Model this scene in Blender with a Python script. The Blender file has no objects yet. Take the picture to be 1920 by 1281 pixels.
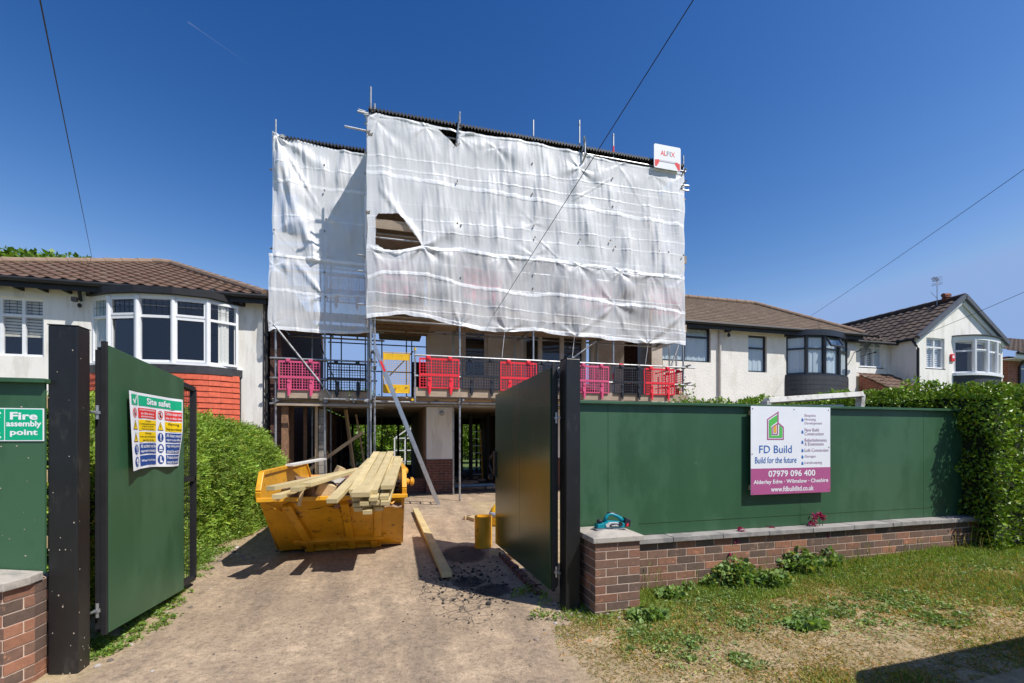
import bpy, bmesh, math, random
import numpy as np
from mathutils import Vector, Matrix, noise
random.seed(7); RNG = np.random.default_rng(7)
PI = math.pi
SC = bpy.context.scene
COL = SC.collection
# ---------------------------------------------------------------- camera
YAW = math.radians(15.2); FPX = 853.0; CX, HY = 960.0, 820.0; CAMZ = 1.6
cam_d = bpy.data.cameras.new('camera'); cam = bpy.data.objects.new('camera', cam_d); COL.objects.link(cam)
cam.location = (0, 0, CAMZ); cam.rotation_euler = (PI/2, 0, -YAW)
cam_d.sensor_width = 36; cam_d.sensor_fit = 'HORIZONTAL'; cam_d.lens = 36*FPX/1920
cam_d.shift_y = (HY-640.5)/1920; cam_d.clip_start = .05; cam_d.clip_end = 9000
SC.camera = cam
# ---------------------------------------------------------------- world, sun, exposure
SUN = Vector((1.13, -1.2, 2.25)).normalized()
w = bpy.data.worlds.new('World'); SC.world = w; w.use_nodes = True
nt = w.node_tree; bg = nt.nodes['Background']
sky = nt.nodes.new('ShaderNodeTexSky'); sky.sky_type = 'NISHITA'; sky.sun_disc = False
sky.sun_elevation = math.asin(SUN.z); sky.sun_rotation = math.atan2(SUN.x, SUN.y)
sky.altitude = 0; sky.air_density = 1.3; sky.dust_density = 0.3; sky.ozone_density = 6.0
# deepen the sky's blue towards the zenith, as a clear polarised sky has it
SKS = .1
_s = nt.nodes.new('ShaderNodeSeparateColor'); _c = nt.nodes.new('ShaderNodeCombineColor'); nt.links.new(sky.outputs[0], _s.inputs[0])
for _i, (_k, _g, _cl) in enumerate(((36.9, 2.8, .175), (4.5, 1.9, .29), (2.32, 1.45, .46))):
    _p = None
    for _op, _v in (('MULTIPLY', .085), ('MINIMUM', _cl), ('POWER', _g), ('MULTIPLY', _k/SKS/2**.3)):
        _m = nt.nodes.new('ShaderNodeMath'); _m.operation = _op; _m.inputs[1].default_value = _v
        nt.links.new(_p.outputs[0] if _p else _s.outputs[_i], _m.inputs[0]); _p = _m
    nt.links.new(_p.outputs[0], _c.inputs[_i])
nt.links.new(_c.outputs[0], bg.inputs[0]); bg.inputs[1].default_value = SKS
sd = bpy.data.lights.new('sun', 'SUN'); sd.energy = 4.6; sd.angle = math.radians(.5); sd.color = (1, .955, .89)
so = bpy.data.objects.new('sun', sd); COL.objects.link(so); so.rotation_euler = SUN.to_track_quat('Z', 'Y').to_euler()
so.location = (8, -8, 16)
SC.view_settings.view_transform = 'Standard'; SC.view_settings.look = 'None'
SC.view_settings.exposure = 0.3; SC.view_settings.gamma = 1
SC.cycles.transparent_max_bounces = 16
# ---------------------------------------------------------------- helpers
SA, CA = math.sin(YAW), math.cos(YAW)
def at(px, py, Y):
    """point of the plane y=Y that the picture position px,py shows"""
    u = (px-CX)/FPX; d = Y/(CA-u*SA)
    return Vector((d*(SA+u*CA), Y, CAMZ+(HY-py)/FPX*d))
def XA(px, Y): return at(px, 800, Y).x
def gr(px, py, z=0.0):
    d = FPX*(CAMZ-z)/(py-HY); u = (px-CX)/FPX
    return Vector((d*(SA+u*CA), d*(CA-u*SA), z))
def ss(a, b, x):
    t = min(1, max(0, (x-a)/(b-a))); return t*t*(3-2*t)
class MB:
    def __init__(s): s.v = []; s.f = []; s.c = []; s.col = (1, 1, 1); s.mi = []; s.m = 0
    def av(s, p): s.v.append(tuple(p)); s.c.append(s.col); return len(s.v)-1
    def af(s, idx): s.f.append(tuple(idx)); s.mi.append(s.m)
    def poly(s, pts): s.af([s.av(p) for p in pts])
    def hexa(s, P):   # 8 points: bottom 4 ccw, top 4 ccw
        i = [s.av(p) for p in P]
        for q in ((3,2,1,0),(4,5,6,7),(0,1,5,4),(1,2,6,5),(2,3,7,6),(3,0,4,7)): s.af([i[k] for k in q])
    def box(s, x0, x1, y0, y1, z0, z1, M=None):
        x0, x1 = min(x0,x1), max(x0,x1); y0, y1 = min(y0,y1), max(y0,y1); z0, z1 = min(z0,z1), max(z0,z1)
        P = [Vector(p) for p in ((x0,y0,z0),(x1,y0,z0),(x1,y1,z0),(x0,y1,z0),(x0,y0,z1),(x1,y0,z1),(x1,y1,z1),(x0,y1,z1))]
        if M is not None: P = [M @ p for p in P]
        s.hexa(P); return s
    def beam(s, p, q, w, h, up=(0,0,1)):   # box from p to q, w sideways, h along up
        p, q = Vector(p), Vector(q); d = (q-p).normalized(); up = Vector(up)
        sd = d.cross(up)
        if sd.length < 1e-4: sd = d.cross(Vector((1,0,0)))
        sd.normalize(); u = sd.cross(d).normalized(); a = sd*w/2; b = u*h/2
        s.hexa([p-a-b, p+a-b, q+a-b, q-a-b, p-a+b, p+a+b, q+a+b, q-a+b]); return s
    def slab(s, pts, th):                  # planar polygon given thickness along its normal
        pts = [Vector(p) for p in pts]; n = Vector((0,0,0))
        for i in range(len(pts)): n += (pts[i]-pts[0]).cross(pts[(i+1)%len(pts)]-pts[0])
        n.normalize(); a = [s.av(p-n*th/2) for p in pts]; b = [s.av(p+n*th/2) for p in pts]
        s.af(a[::-1]); s.af(b); k = len(pts)
        for i in range(k): j = (i+1)%k; s.af((a[i], a[j], b[j], b[i]))
        return s
    def tube(s, pts, r, n=8, cap=True):
        pts = [Vector(p) for p in pts]; rr = r if isinstance(r, (list, tuple)) else [r]*len(pts); rings = []
        for i, p in enumerate(pts):
            d = (pts[min(i+1, len(pts)-1)]-pts[max(i-1, 0)]).normalized()
            a = d.cross(Vector((0,0,1)));
            if a.length < .05: a = d.cross(Vector((0,1,0)))
            a.normalize(); b = d.cross(a)
            rings.append([s.av(p+(a*math.cos(2*PI*k/n)+b*math.sin(2*PI*k/n))*rr[i]) for k in range(n)])
        for i in range(len(rings)-1):
            for k in range(n):
                l = (k+1)%n; s.af((rings[i][k], rings[i][l], rings[i+1][l], rings[i+1][k]))
        if cap: s.af(rings[0][::-1]); s.af(rings[-1])
        return s
    def lathe(s, c, prof, n=20, axis='z'):
        rings = []
        for r, h in prof:
            R = []
            for k in range(n):
                a = 2*PI*k/n; x, y = r*math.cos(a), r*math.sin(a)
                p = {'z': (x, y, h), 'y': (x, h, y), 'x': (h, x, y)}[axis]
                R.append(s.av(Vector(c)+Vector(p)))
            rings.append(R)
        for i in range(len(rings)-1):
            for k in range(n):
                l = (k+1)%n; s.af((rings[i][k], rings[i][l], rings[i+1][l], rings[i+1][k]))
        s.af(rings[0][::-1]); s.af(rings[-1]); return s
    def grid(s, nu, nv, fn, keep=None, double=False):
        idx = [[s.av(fn(i/nu, j/nv)) for j in range(nv+1)] for i in range(nu+1)]
        for i in range(nu):
            for j in range(nv):
                if keep and not keep((i+.5)/nu, (j+.5)/nv): continue
                s.af((idx[i][j], idx[i+1][j], idx[i+1][j+1], idx[i][j+1]))
        return s
def wloc(o):
    v = Vector((0,0,0))
    while o is not None: v += o.location; o = o.parent
    return v
def uvs(me):
    n = len(me.vertices); co = np.empty(n*3); me.vertices.foreach_get('co', co); co = co.reshape(-1, 3)
    nl = len(me.loops); li = np.empty(nl, dtype=np.int32); me.loops.foreach_get('vertex_index', li)
    pn = np.empty(len(me.polygons)*3); me.polygons.foreach_get('normal', pn); pn = np.abs(pn.reshape(-1, 3))
    lt = np.empty(len(me.polygons), dtype=np.int32); me.polygons.foreach_get('loop_total', lt)
    pl = np.repeat(np.arange(len(me.polygons)), lt); nn = pn[pl]; c = co[li]
    dom = np.argmax(nn, axis=1); uv = np.empty((nl, 2))
    uv[:, 0] = np.where(dom == 0, c[:, 1], c[:, 0]); uv[:, 1] = np.where(dom == 2, c[:, 1], c[:, 2])
    l = me.uv_layers.new(name='UVMap'); l.data.foreach_set('uv', uv.ravel())
def link(name, me, mats, parent, smooth=False):
    for m in (mats if isinstance(mats, (list, tuple)) else [mats]): me.materials.append(m)
    o = bpy.data.objects.new(name, me); COL.objects.link(o)
    if parent is not None: o.parent = parent
    if smooth: me.polygons.foreach_set('use_smooth', [True]*len(me.polygons))
    return o
def obj(name, mb, mats, parent=None, local=False, smooth=False, bevel=0):
    me = bpy.data.meshes.new(name); V = np.array(mb.v, dtype=float)
    if local: org = Vector((0,0,0)); off = np.zeros(3)
    elif parent is not None: org = Vector((0,0,0)); off = np.array(wloc(parent))
    else:
        off = np.array([(V[:,0].min()+V[:,0].max())/2, (V[:,1].min()+V[:,1].max())/2, V[:,2].min()]); org = Vector(off)
    me.from_pydata([tuple(p) for p in V], [], mb.f)
    if len(set(mb.mi)) > 1: me.polygons.foreach_set('material_index', mb.mi)
    uvs(me)
    me.vertices.foreach_set('co', (V-off).ravel()); me.update()
    if any(c != (1,1,1) for c in mb.c):
        a = me.color_attributes.new('Col', 'FLOAT_COLOR', 'POINT')
        a.data.foreach_set('color', np.c_[np.array(mb.c), np.ones(len(mb.c))].ravel())
    o = link(name, me, mats, parent, smooth); o.location = org
    if bevel:
        b = o.modifiers.new('bevel', 'BEVEL'); b.width = bevel; b.segments = 2; b.limit_method = 'ANGLE'
    return o
def split(name, mb, m, parent, **k):
    """every loose piece of mb becomes a part of its own"""
    par = list(range(len(mb.v)))
    def fd(i):
        while par[i] != i: par[i] = par[par[i]]; i = par[i]
        return i
    for f in mb.f:
        for i in f[1:]: par[fd(i)] = fd(f[0])
    G = {}
    for f in mb.f: G.setdefault(fd(f[0]), []).append(f)
    for fs in G.values():
        q = MB(); mp = {}
        for f in fs:
            for i in f:
                if i not in mp: q.col = mb.c[i]; mp[i] = q.av(mb.v[i])
            q.af([mp[i] for i in f])
        obj(name, q, m, parent, **k)
def tag(o, label, cat, group=None, kind=None):
    if label: o['label'] = label
    if cat: o['category'] = cat
    if group: o['group'] = group
    if kind: o['kind'] = kind
    return o
def thing(name, label, cat, loc, group=None):
    o = bpy.data.objects.new(name, None); COL.objects.link(o); o.location = loc; o.empty_display_size = .2
    return tag(o, label, cat, group)
def struct(o): o['kind'] = 'structure'; return o
def copy_tree(o, parent=None):
    c = o.copy(); COL.objects.link(c); c.parent = parent
    for ch in list(o.children): copy_tree(ch, c)
    return c
# ---------------------------------------------------------------- materials
def newmat(name):
    m = bpy.data.materials.new(name); m.use_nodes = True
    return m, m.node_tree, m.node_tree.nodes, m.node_tree.links, m.node_tree.nodes['Principled BSDF']
def tc(N, L, kind='Object', scale=(1,1,1)):
    t = N.new('ShaderNodeTexCoord'); mp = N.new('ShaderNodeMapping'); mp.inputs['Scale'].default_value = scale
    L.new(t.outputs[kind], mp.inputs['Vector']); return mp.outputs[0]
def noi(N, L, vec, scale, detail=6, rough=.6):
    n = N.new('ShaderNodeTexNoise'); n.inputs['Scale'].default_value = scale; n.inputs['Detail'].default_value = detail
    n.inputs['Roughness'].default_value = rough; L.new(vec, n.inputs['Vector']); return n.outputs['Fac']
def ramp(N, L, fac, stops):
    r = N.new('ShaderNodeValToRGB'); L.new(fac, r.inputs[0])
    while len(r.color_ramp.elements) < len(stops): r.color_ramp.elements.new(.5)
    for e, (p, c) in zip(r.color_ramp.elements, stops):
        e.position = p; e.color = (*(c if isinstance(c, (tuple, list)) else (c, c, c)), 1)
    return r.outputs[0]
def mix(N, L, fac, a, b, mode='MIX'):
    m = N.new('ShaderNodeMix'); m.data_type = 'RGBA'; m.blend_type = mode
    for i, x in ((0, fac), (6, a), (7, b)):
        if hasattr(x, 'is_linked'): L.new(x, m.inputs[i])
        elif i == 0: m.inputs[0].default_value = x
        else: m.inputs[i].default_value = (*x, 1) if len(x) == 3 else x
    return m.outputs[2]
def bump(N, L, P, h, strength=.3, dist=.01):
    b = N.new('ShaderNodeBump'); b.inputs['Strength'].default_value = strength; b.inputs['Distance'].default_value = dist
    L.new(h, b.inputs['Height']); L.new(b.outputs[0], P.inputs['Normal']); return b
def math_(N, L, op, a, b=0.0):
    m = N.new('ShaderNodeMath'); m.operation = op
    for i, x in enumerate((a, b)):
        if hasattr(x, 'is_linked'): L.new(x, m.inputs[i])
        else: m.inputs[i].default_value = x
    return m.outputs[0]
_mc = {}
def M(name, col, rough=.6, metal=0, var=.15, vs=6, bs=60, bd=.003, bstr=.3, dirt=None, dirt_amt=.45, ds=2.5, stretch=(1,1,1), spec=.5, colattr=False, coat=0):
    if name in _mc: return _mc[name]
    m, T, N, L, P = newmat(name); v = tc(N, L, 'Object', stretch)
    n = noi(N, L, v, vs)
    dk = tuple(c*(1-var) for c in col); lt = tuple(min(1, c*(1+var)) for c in col)
    c = ramp(N, L, n, [(.3, dk), (.7, lt)])
    if dirt:
        n2 = noi(N, L, v, ds, 8, .7); th = .5+(.5-dirt_amt)*.3; f = ramp(N, L, n2, [(th-.02, 0.0), (th+.06, 1.0)])
        c = mix(N, L, f, c, dirt)
    if colattr:
        a = N.new('ShaderNodeAttribute'); a.attribute_name = 'Col'; c = mix(N, L, 1.0, c, a.outputs['Color'], 'MULTIPLY')
    L.new(c, P.inputs['Base Color']); P.inputs['Roughness'].default_value = rough; P.inputs['Metallic'].default_value = metal
    P.inputs['Specular IOR Level'].default_value = spec; P.inputs['Coat Weight'].default_value = coat
    if bstr: bump(N, L, P, noi(N, L, v, bs, 4), bstr, bd)
    _mc[name] = m; return m
def brickmat(name, c1, c2, mortar, bump_s=.6):
    m, T, N, L, P = newmat(name); v = tc(N, L, 'UV'); b = N.new('ShaderNodeTexBrick'); L.new(v, b.inputs['Vector'])
    b.inputs['Scale'].default_value = 1; b.inputs['Brick Width'].default_value = .225; b.inputs['Row Height'].default_value = .075
    b.inputs['Mortar Size'].default_value = .006; b.inputs['Mortar Smooth'].default_value = .3; b.inputs['Bias'].default_value = 0
    b.inputs['Color1'].default_value = (*c1, 1); b.inputs['Color2'].default_value = (*c2, 1); b.inputs['Mortar'].default_value = (*mortar, 1)
    n = noi(N, L, v, 9); c = mix(N, L, 1.0, b.outputs['Color'], ramp(N, L, n, [(.3, .6), (.75, 1.15)]), 'MULTIPLY')
    L.new(c, P.inputs['Base Color']); P.inputs['Roughness'].default_value = .9
    h = mix(N, L, .25, ramp(N, L, b.outputs['Fac'], [(0, 1.0), (1, 0.0)]), noi(N, L, v, 120))
    bump(N, L, P, h, bump_s, .008); return m
def leafmat(name, c, rough=.45, transl=.35):
    m, T, N, L, P = newmat(name); a = N.new('ShaderNodeAttribute'); a.attribute_name = 'Col'
    col = mix(N, L, 1.0, (*c, 1), a.outputs['Color'], 'MULTIPLY')
    L.new(col, P.inputs['Base Color']); P.inputs['Roughness'].default_value = rough; P.inputs['Specular IOR Level'].default_value = .35
    t = N.new('ShaderNodeBsdfTranslucent'); t2 = mix(N, L, 1.0, col, (1.15, 1.2, .45, 1), 'MULTIPLY'); L.new(t2, t.inputs[0])
    s = N.new('ShaderNodeMixShader'); s.inputs[0].default_value = transl
    L.new(P.outputs[0], s.inputs[1]); L.new(t.outputs[0], s.inputs[2]); L.new(s.outputs[0], N['Material Output'].inputs[0]); return m
def woodmat(name, c, c2, rough=.7, axis=1, grain=60):
    m, T, N, L, P = newmat(name); sc = [grain, grain, grain]; sc[axis] = grain*.04
    v = tc(N, L, 'Object', tuple(sc)); n = noi(N, L, v, 1, 5); v2 = tc(N, L, 'Object'); n2 = noi(N, L, v2, 3)
    c_ = ramp(N, L, n, [(.3, c2), (.65, c)]); c_ = mix(N, L, 1.0, c_, ramp(N, L, n2, [(.3, .8), (.7, 1.1)]), 'MULTIPLY')
    a = N.new('ShaderNodeObjectInfo'); r = ramp(N, L, a.outputs['Random'], [(0, .82), (1, 1.08)])
    c_ = mix(N, L, 1.0, c_, r, 'MULTIPLY')
    L.new(c_, P.inputs['Base Color']); P.inputs['Roughness'].default_value = rough; bump(N, L, P, n, .25, .002); return m
def glassmat(name, tint=(.75, .8, .82), gl=.35):
    m, T, N, L, P = newmat(name); m.use_transparent_shadow = True; tr = N.new('ShaderNodeBsdfTransparent'); tr.inputs[0].default_value = (*tint, 1)
    g = N.new('ShaderNodeBsdfGlossy'); g.inputs['Roughness'].default_value = .015; g.inputs[0].default_value = (.95, .97, 1, 1)
    lw = N.new('ShaderNodeLayerWeight'); lw.inputs[0].default_value = gl
    lw.inputs[0].default_value = .5; f = math_(N, L, 'ADD', math_(N, L, 'MULTIPLY', math_(N, L, 'POWER', lw.outputs['Facing'], 3.0), .7), gl*.35)
    v = tc(N, L, 'Object'); b = N.new('ShaderNodeBump'); b.inputs['Strength'].default_value = .06; b.inputs['Distance'].default_value = .02
    L.new(noi(N, L, v, 1.5, 2), b.inputs['Height']); L.new(b.outputs[0], g.inputs['Normal'])
    s = N.new('ShaderNodeMixShader'); L.new(f, s.inputs[0]); L.new(tr.outputs[0], s.inputs[1]); L.new(g.outputs[0], s.inputs[2])
    L.new(s.outputs[0], N['Material Output'].inputs[0]); return m

m_steel = M('galvanised_tube', (.42, .43, .44), .42, .75, .2, 5, 90, .001, .2, (.16, .13, .1), .25, 6)
m_coupler = M('coupler_steel', (.18, .16, .14), .6, .6, .3, 9)
m_board = woodmat('scaffold_board', (.46, .36, .26), (.33, .25, .18), .85, 0)
m_green = M('green_paint', (.032, .095, .044), .42, 0, .12, 2.2, 30, .002, .2, (.045, .115, .058), .42, 1.1, (1,1,.45))
m_black = M('black_gloss_paint', (.012, .012, .013), .36, 0, .3, 8, 25, .003, .25, (.035, .033, .031), .2, 5, (1, 1, .4))
m_blackmatt = M('black_paint', (.014, .014, .016), .6, 0, .3)
m_white = M('white_upvc', (.78, .79, .8), .3, 0, .03, 4, 0, 0, 0)
m_render = M('white_render', (.80, .775, .72), .9, 0, .05, 3, 55, .006, .5, (.69, .655, .59), .42, 1.6, (1.6, 1.6, .3))
m_render2 = M('rough_white_render', (.79, .76, .70), .9, 0, .06, 3, 34, .02, .9, (.71, .68, .61), .4, 1.2, (1, 1, .5))
m_pinkrender = M('plain_render', (.5, .43, .37), .9, 0, .08, 2, 60, .005, .4, (.42, .34, .29), .4, 1.5)
m_glass = glassmat('window_glass', (.97, .985, .99), .22); m_dark = M('dark_room', (.02, .02, .022), .9, 0, .2)  # room backing is near-black, the unlit interior's shade put into its colour
m_curtain = M('net_curtain', (.52, .60, .64), .9, 0, .1, 30, 0, 0, 0, stretch=(6, 6, .3))
m_grey_up = M('anthracite_upvc', (.022, .026, .034), .35, 0, .1, 4, 0, 0, 0)
m_slate = M('dark_tile', (.035, .037, .043), .6, 0, .25, 8)
m_redtile = M('red_tile', (.56, .095, .042), .7, 0, .22, 12, 50, .004, .3)
m_cap = M('concrete_cap', (.40, .36, .31), .9, 0, .14, 7, 90, .003, .5, (.27, .25, .22), .4, 4)
m_coping = M('concrete_coping', (.30, .28, .26), .9, 0, .16, 7, 90, .003, .5, (.2, .19, .18), .4, 3)
m_brick = M('brick_face', (1, 1, 1), .88, 0, .28, 22, 110, .004, .6, (1.9, 1.75, 1.5), .12, 9, colattr=True)
m_mortar = M('mortar', (.58, .44, .34), .95, 0, .15, 20, 120, .003, .6)
m_brickwall = brickmat('brick_wall', (.20, .07, .045), (.12, .055, .045), (.22, .17, .14))
m_brickred = brickmat('brick_red', (.42, .13, .07), (.32, .1, .055), (.4, .33, .28))
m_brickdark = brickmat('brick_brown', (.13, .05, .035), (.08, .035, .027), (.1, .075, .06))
def tilemat(name, c, c2): return M(name, c, .85, 0, .22, 5, 60, .004, .4, c2, .4, 3)
m_tile_l = tilemat('brown_pantile', (.125, .07, .046), (.15, .10, .07))
m_tile_r = tilemat('brown_tile', (.125, .085, .055), (.165, .12, .078))
m_tile_g = tilemat('dark_brown_tile', (.07, .047, .036), (.09, .062, .046))
m_ridge = M('ridge_tile', (.25, .17, .12), .9, 0, .2, 6)
m_corr = M('black_corrugated', (.014, .014, .015), .55, 0, .3, 6)
m_yellow = M('skip_yellow', (.70, .335, .012), .42, 0, .16, 3, 40, .003, .25, (.20, .085, .02), .20, 7)
m_yelin = M('skip_yellow_worn', (.6, .27, .05), .65, 0, .15, 4, 40, .004, .3, (.48, .33, .2), .45, 6)
m_timber = woodmat('treated_timber', (.62, .50, .26), (.50, .39, .19), .65, 1, 55)
m_timber2 = woodmat('fresh_timber', (.66, .50, .29), (.52, .37, .2), .7, 1, 45)
m_endgrain = M('timber_end', (.44, .36, .18), .85, 0, .2, 30)
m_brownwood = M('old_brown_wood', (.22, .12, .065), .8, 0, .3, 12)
m_red = M('red_plastic', (.78, .03, .045), .4, 0, .06, 4, 0, 0, 0)
m_pink = M('pink_plastic', (.64, .085, .19), .45, 0, .08, 4, 0, 0, 0)
m_blackpl = M('black_plastic', (.016, .018, .026), .5, 0, .2, 4, 0, 0, 0)
m_yelpl = M('yellow_metal', (.8, .46, .01), .4, 0, .1, 5, 40, .002, .2, (.16, .1, .03), .2, 6)
m_alu = M('aluminium', (.5, .52, .55), .35, .85, .15, 8)
m_block = M('concrete_block', (.3, .27, .23), .9, 0, .2, 6)
def flat(name, c, rough=.4): return M(name, c, rough, 0, .03, 3, 0, 0, 0)
s_white = flat('sign_white', (.8, .81, .83)); s_green = flat('sign_green', (.0, .40, .20)); s_red = flat('sign_red', (.72, .03, .03))
s_yel = flat('sign_yellow', (.85, .58, .0)); s_blue = flat('sign_blue', (.012, .06, .27)); s_black = flat('sign_black', (.01, .01, .01))
s_mag = flat('sign_magenta', (.42, .095, .24)); s_txtblue = flat('sign_mid_blue', (.03, .14, .45)); s_lgreen = flat('logo_green', (.1, .5, .09))
s_orange = flat('logo_orange', (.75, .4, .06)); s_grey = flat('sign_lilac', (.38, .26, .36)); s_dgrey = flat('sign_grey', (.25, .25, .27))
lf_priv = leafmat('privet_leaf', (.165, .275, .022), .38, .16); lf_con = leafmat('conifer_spray', (.21, .315, .045), .6, .3)
lf_tree = leafmat('tree_leaf', (.15, .25, .03)); lf_weed = leafmat('weed_leaf', (.14, .235, .045)); lf_grass = leafmat('grass_blade', (.29, .30, .085), .6, .3)
m_core = M('hedge_core', (.018, .028, .008), .95, 0, .3); m_bark = M('bark', (.09, .065, .045), .9, 0, .3, 12, 30, .01, .5)  # hedge core is near-black, deepening the shade among the leaves by colour
m_flower = leafmat('magenta_petal', (.38, .02, .13)); m_dand = leafmat('yellow_petal', (.8, .5, .01)); m_puff = leafmat('seed_head', (.6, .6, .55), .9, .4)
m_dry = leafmat('dry_leaf', (.5, .33, .15), .8, .2)
# ================================================================ GROUND
def nz(x, y, z=0.0, s=1.0): return noise.noise(Vector((x*s, y*s, z)))
def drive_edge_r(Y): return 1.55+.18*nz(Y, 3, 0, 1.1) if Y > 3.6 else 1.35-.28*(3.6-Y)+.12*nz(Y, 3, 0, 1.6)
def drive_edge_l(Y): return -2.0+.15*nz(Y, 9, 0, 1.2)-(.25 if Y > 5.5 else 0)+(.0 if Y < 7 else 0)
def gz(x, y):
    z = .15*ss(2.2, 7, x)*ss(7, 4, y) + .012*nz(x, y, 1, .9) + .006*nz(x, y, 2, 4)
    if x < drive_edge_l(y): z += .05*ss(0, .5, drive_edge_l(y)-x)*(1 if y < 11 else 0)
    if x > drive_edge_r(y): z += .035*ss(0, .6, x-drive_edge_r(y))*ss(8, 6, y)
    return z
def ground_mat():
    m, T, N, L, P = newmat('ground_soil'); v = tc(N, L, 'Object'); a = N.new('ShaderNodeAttribute'); a.attribute_name = 'Col'
    sep = N.new('ShaderNodeSeparateColor'); L.new(a.outputs['Color'], sep.inputs[0])
    n1 = noi(N, L, v, 1.1, 8, .65); n2 = noi(N, L, v, 26, 6, .75); n3 = noi(N, L, v, 5, 6)
    dust = ramp(N, L, n1, [(.3, (.33, .245, .165)), (.5, (.44, .328, .22)), (.72, (.53, .40, .27))])
    asph = ramp(N, L, n3, [(.3, (.22, .166, .115)), (.7, (.36, .27, .185))])
    n4 = noi(N, L, tc(N, L, 'Object', (1.6, .35, 1)), 1.7, 7, .7)
    c = mix(N, L, ramp(N, L, n3, [(.38, 0.0), (.60, .75)]), dust, asph); c = mix(N, L, ramp(N, L, n4, [(.46, 0.0), (.62, .6)]), c, (.21, .16, .118, 1))
    c = mix(N, L, 1.0, c, ramp(N, L, n2, [(.25, .38), (.5, 1.0), (.8, 1.36)]), 'MULTIPLY'); c = mix(N, L, 1.0, c, ramp(N, L, noi(N, L, v, 75, 4, .8), [(.3, .68), (.5, 1.02), (.75, 1.22)]), 'MULTIPLY')
    # dark grit scattered in the dust
    vo = N.new('ShaderNodeTexVoronoi'); vo.inputs['Scale'].default_value = 38; L.new(v, vo.inputs['Vector'])
    sp = ramp(N, L, vo.outputs['Distance'], [(.10, 1.0), (.2, 0.0)]); spm = ramp(N, L, noi(N, L, v, 2.6, 6, .7), [(.42, 0.0), (.58, 1.0)])
    c = mix(N, L, math_(N, L, 'MULTIPLY', math_(N, L, 'MULTIPLY', sp, spm), .75), c, (.06, .055, .05, 1))
    # cracked black asphalt (attribute G)
    wv = N.new('ShaderNodeVectorMath'); wv.operation = 'ADD'; nn = N.new('ShaderNodeTexNoise'); nn.inputs['Scale'].default_value = 6; L.new(v, nn.inputs['Vector'])
    sc_ = N.new('ShaderNodeVectorMath'); sc_.operation = 'SCALE'; sc_.inputs['Scale'].default_value = .16; L.new(nn.outputs['Color'], sc_.inputs[0])
    L.new(v, wv.inputs[0]); L.new(sc_.outputs[0], wv.inputs[1])
    vc = N.new('ShaderNodeTexVoronoi'); vc.feature = 'DISTANCE_TO_EDGE'; vc.inputs['Scale'].default_value = 7; L.new(wv.outputs[0], vc.inputs['Vector'])
    vw = math_(N, L, 'MULTIPLY', sep.outputs['Green'], .05)
    cr = math_(N, L, 'LESS_THAN', math_(N, L, 'SUBTRACT', vc.outputs['Distance'], math_(N, L, 'MULTIPLY', n2, .02)), math_(N, L, 'SUBTRACT', vw, .015))
    c = mix(N, L, math_(N, L, 'MULTIPLY', cr, .7), c, (.055, .05, .045, 1))
    bl = ramp(N, L, math_(N, L, 'ADD', sep.outputs['Blue'], math_(N, L, 'MULTIPLY', n2, .8)), [(.82, 0.0), (1.0, 1.0)])
    c = mix(N, L, math_(N, L, 'MULTIPLY', bl, .85), c, (.05, .045, .042, 1))
    # verge soil (attribute R)
    so_ = ramp(N, L, n3, [(.25, (.26, .20, .11)), (.5, (.40, .305, .18)), (.75, (.55, .41, .26))])
    so_ = mix(N, L, 1.0, so_, ramp(N, L, n2, [(.2, .45), (.5, 1.0), (.8, 1.2)]), 'MULTIPLY')
    c = mix(N, L, sep.outputs['Red'], c, so_)
    L.new(c, P.inputs['Base Color']); P.inputs['Roughness'].default_value = .95; P.inputs['Specular IOR Level'].default_value = .2
    h = mix(N, L, .5, n2, noi(N, L, v, 70, 5, .75)); h = mix(N, L, .4, h, cr); bump(N, L, P, h, 1.0, .022); return m
def near_ground():
    mb = MB(); x0, x1, y0, y1 = -9.0, 15.0, .4, 19.0; nu, nv = 330, 300
    def fn(u, v):
        x = x0+(x1-x0)*u; y = y0+(y1-y0)*v**1.35
        R = max(ss(-.12, .28, x-drive_edge_r(y)+.12*nz(x, y, 5, 3))*ss(9, 7, y), ss(-.25, .12, drive_edge_l(y)-x+.18*nz(x*2.5, y*2.5, 6)))
        if x > 1.9 and y > 4.2: R = 1 if y < 11 else 0
        d = math.hypot((x-.72)/.42, (y-4.9)/1.0); G = ss(1.5, .35, d+.35*nz(x, y, 7, 2.2))
        B = max(ss(1.0, .2, math.hypot((x-.85)/.3, (y-5.0)/.3)), .75*ss(1, .3, math.hypot((x-1.05)/.35, (y-4.65)/.35)), .8*ss(1, .3, math.hypot((x-1.0)/.5, (y-6.2)/.8)))
        if x < -1.4 and 5.5 < y < 8: B = max(B, .3)
        mb.col = (R, G, B); z = gz(x, y)+.016*B*nz(x, y, 8, 14)-.008*G
        e = min(ss(0, .05, u), ss(0, .05, 1-u), ss(0, .04, v) if v > .5 else 1, ss(0, .06, 1-v))
        return (x, y, z*e+.004)
    mb.grid(nu, nv, fn)
    me = obj('ground', mb, ground_mat(), smooth=True); struct(me)
near_ground()
mb = MB(); mb.grid(8, 8, lambda u, v: (-600+1200*u, -300+1200*v, -.02))
struct(obj('outer_ground', mb, M('far_soil', (.1, .13, .05), .95, 0, .25, .5)))
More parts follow.
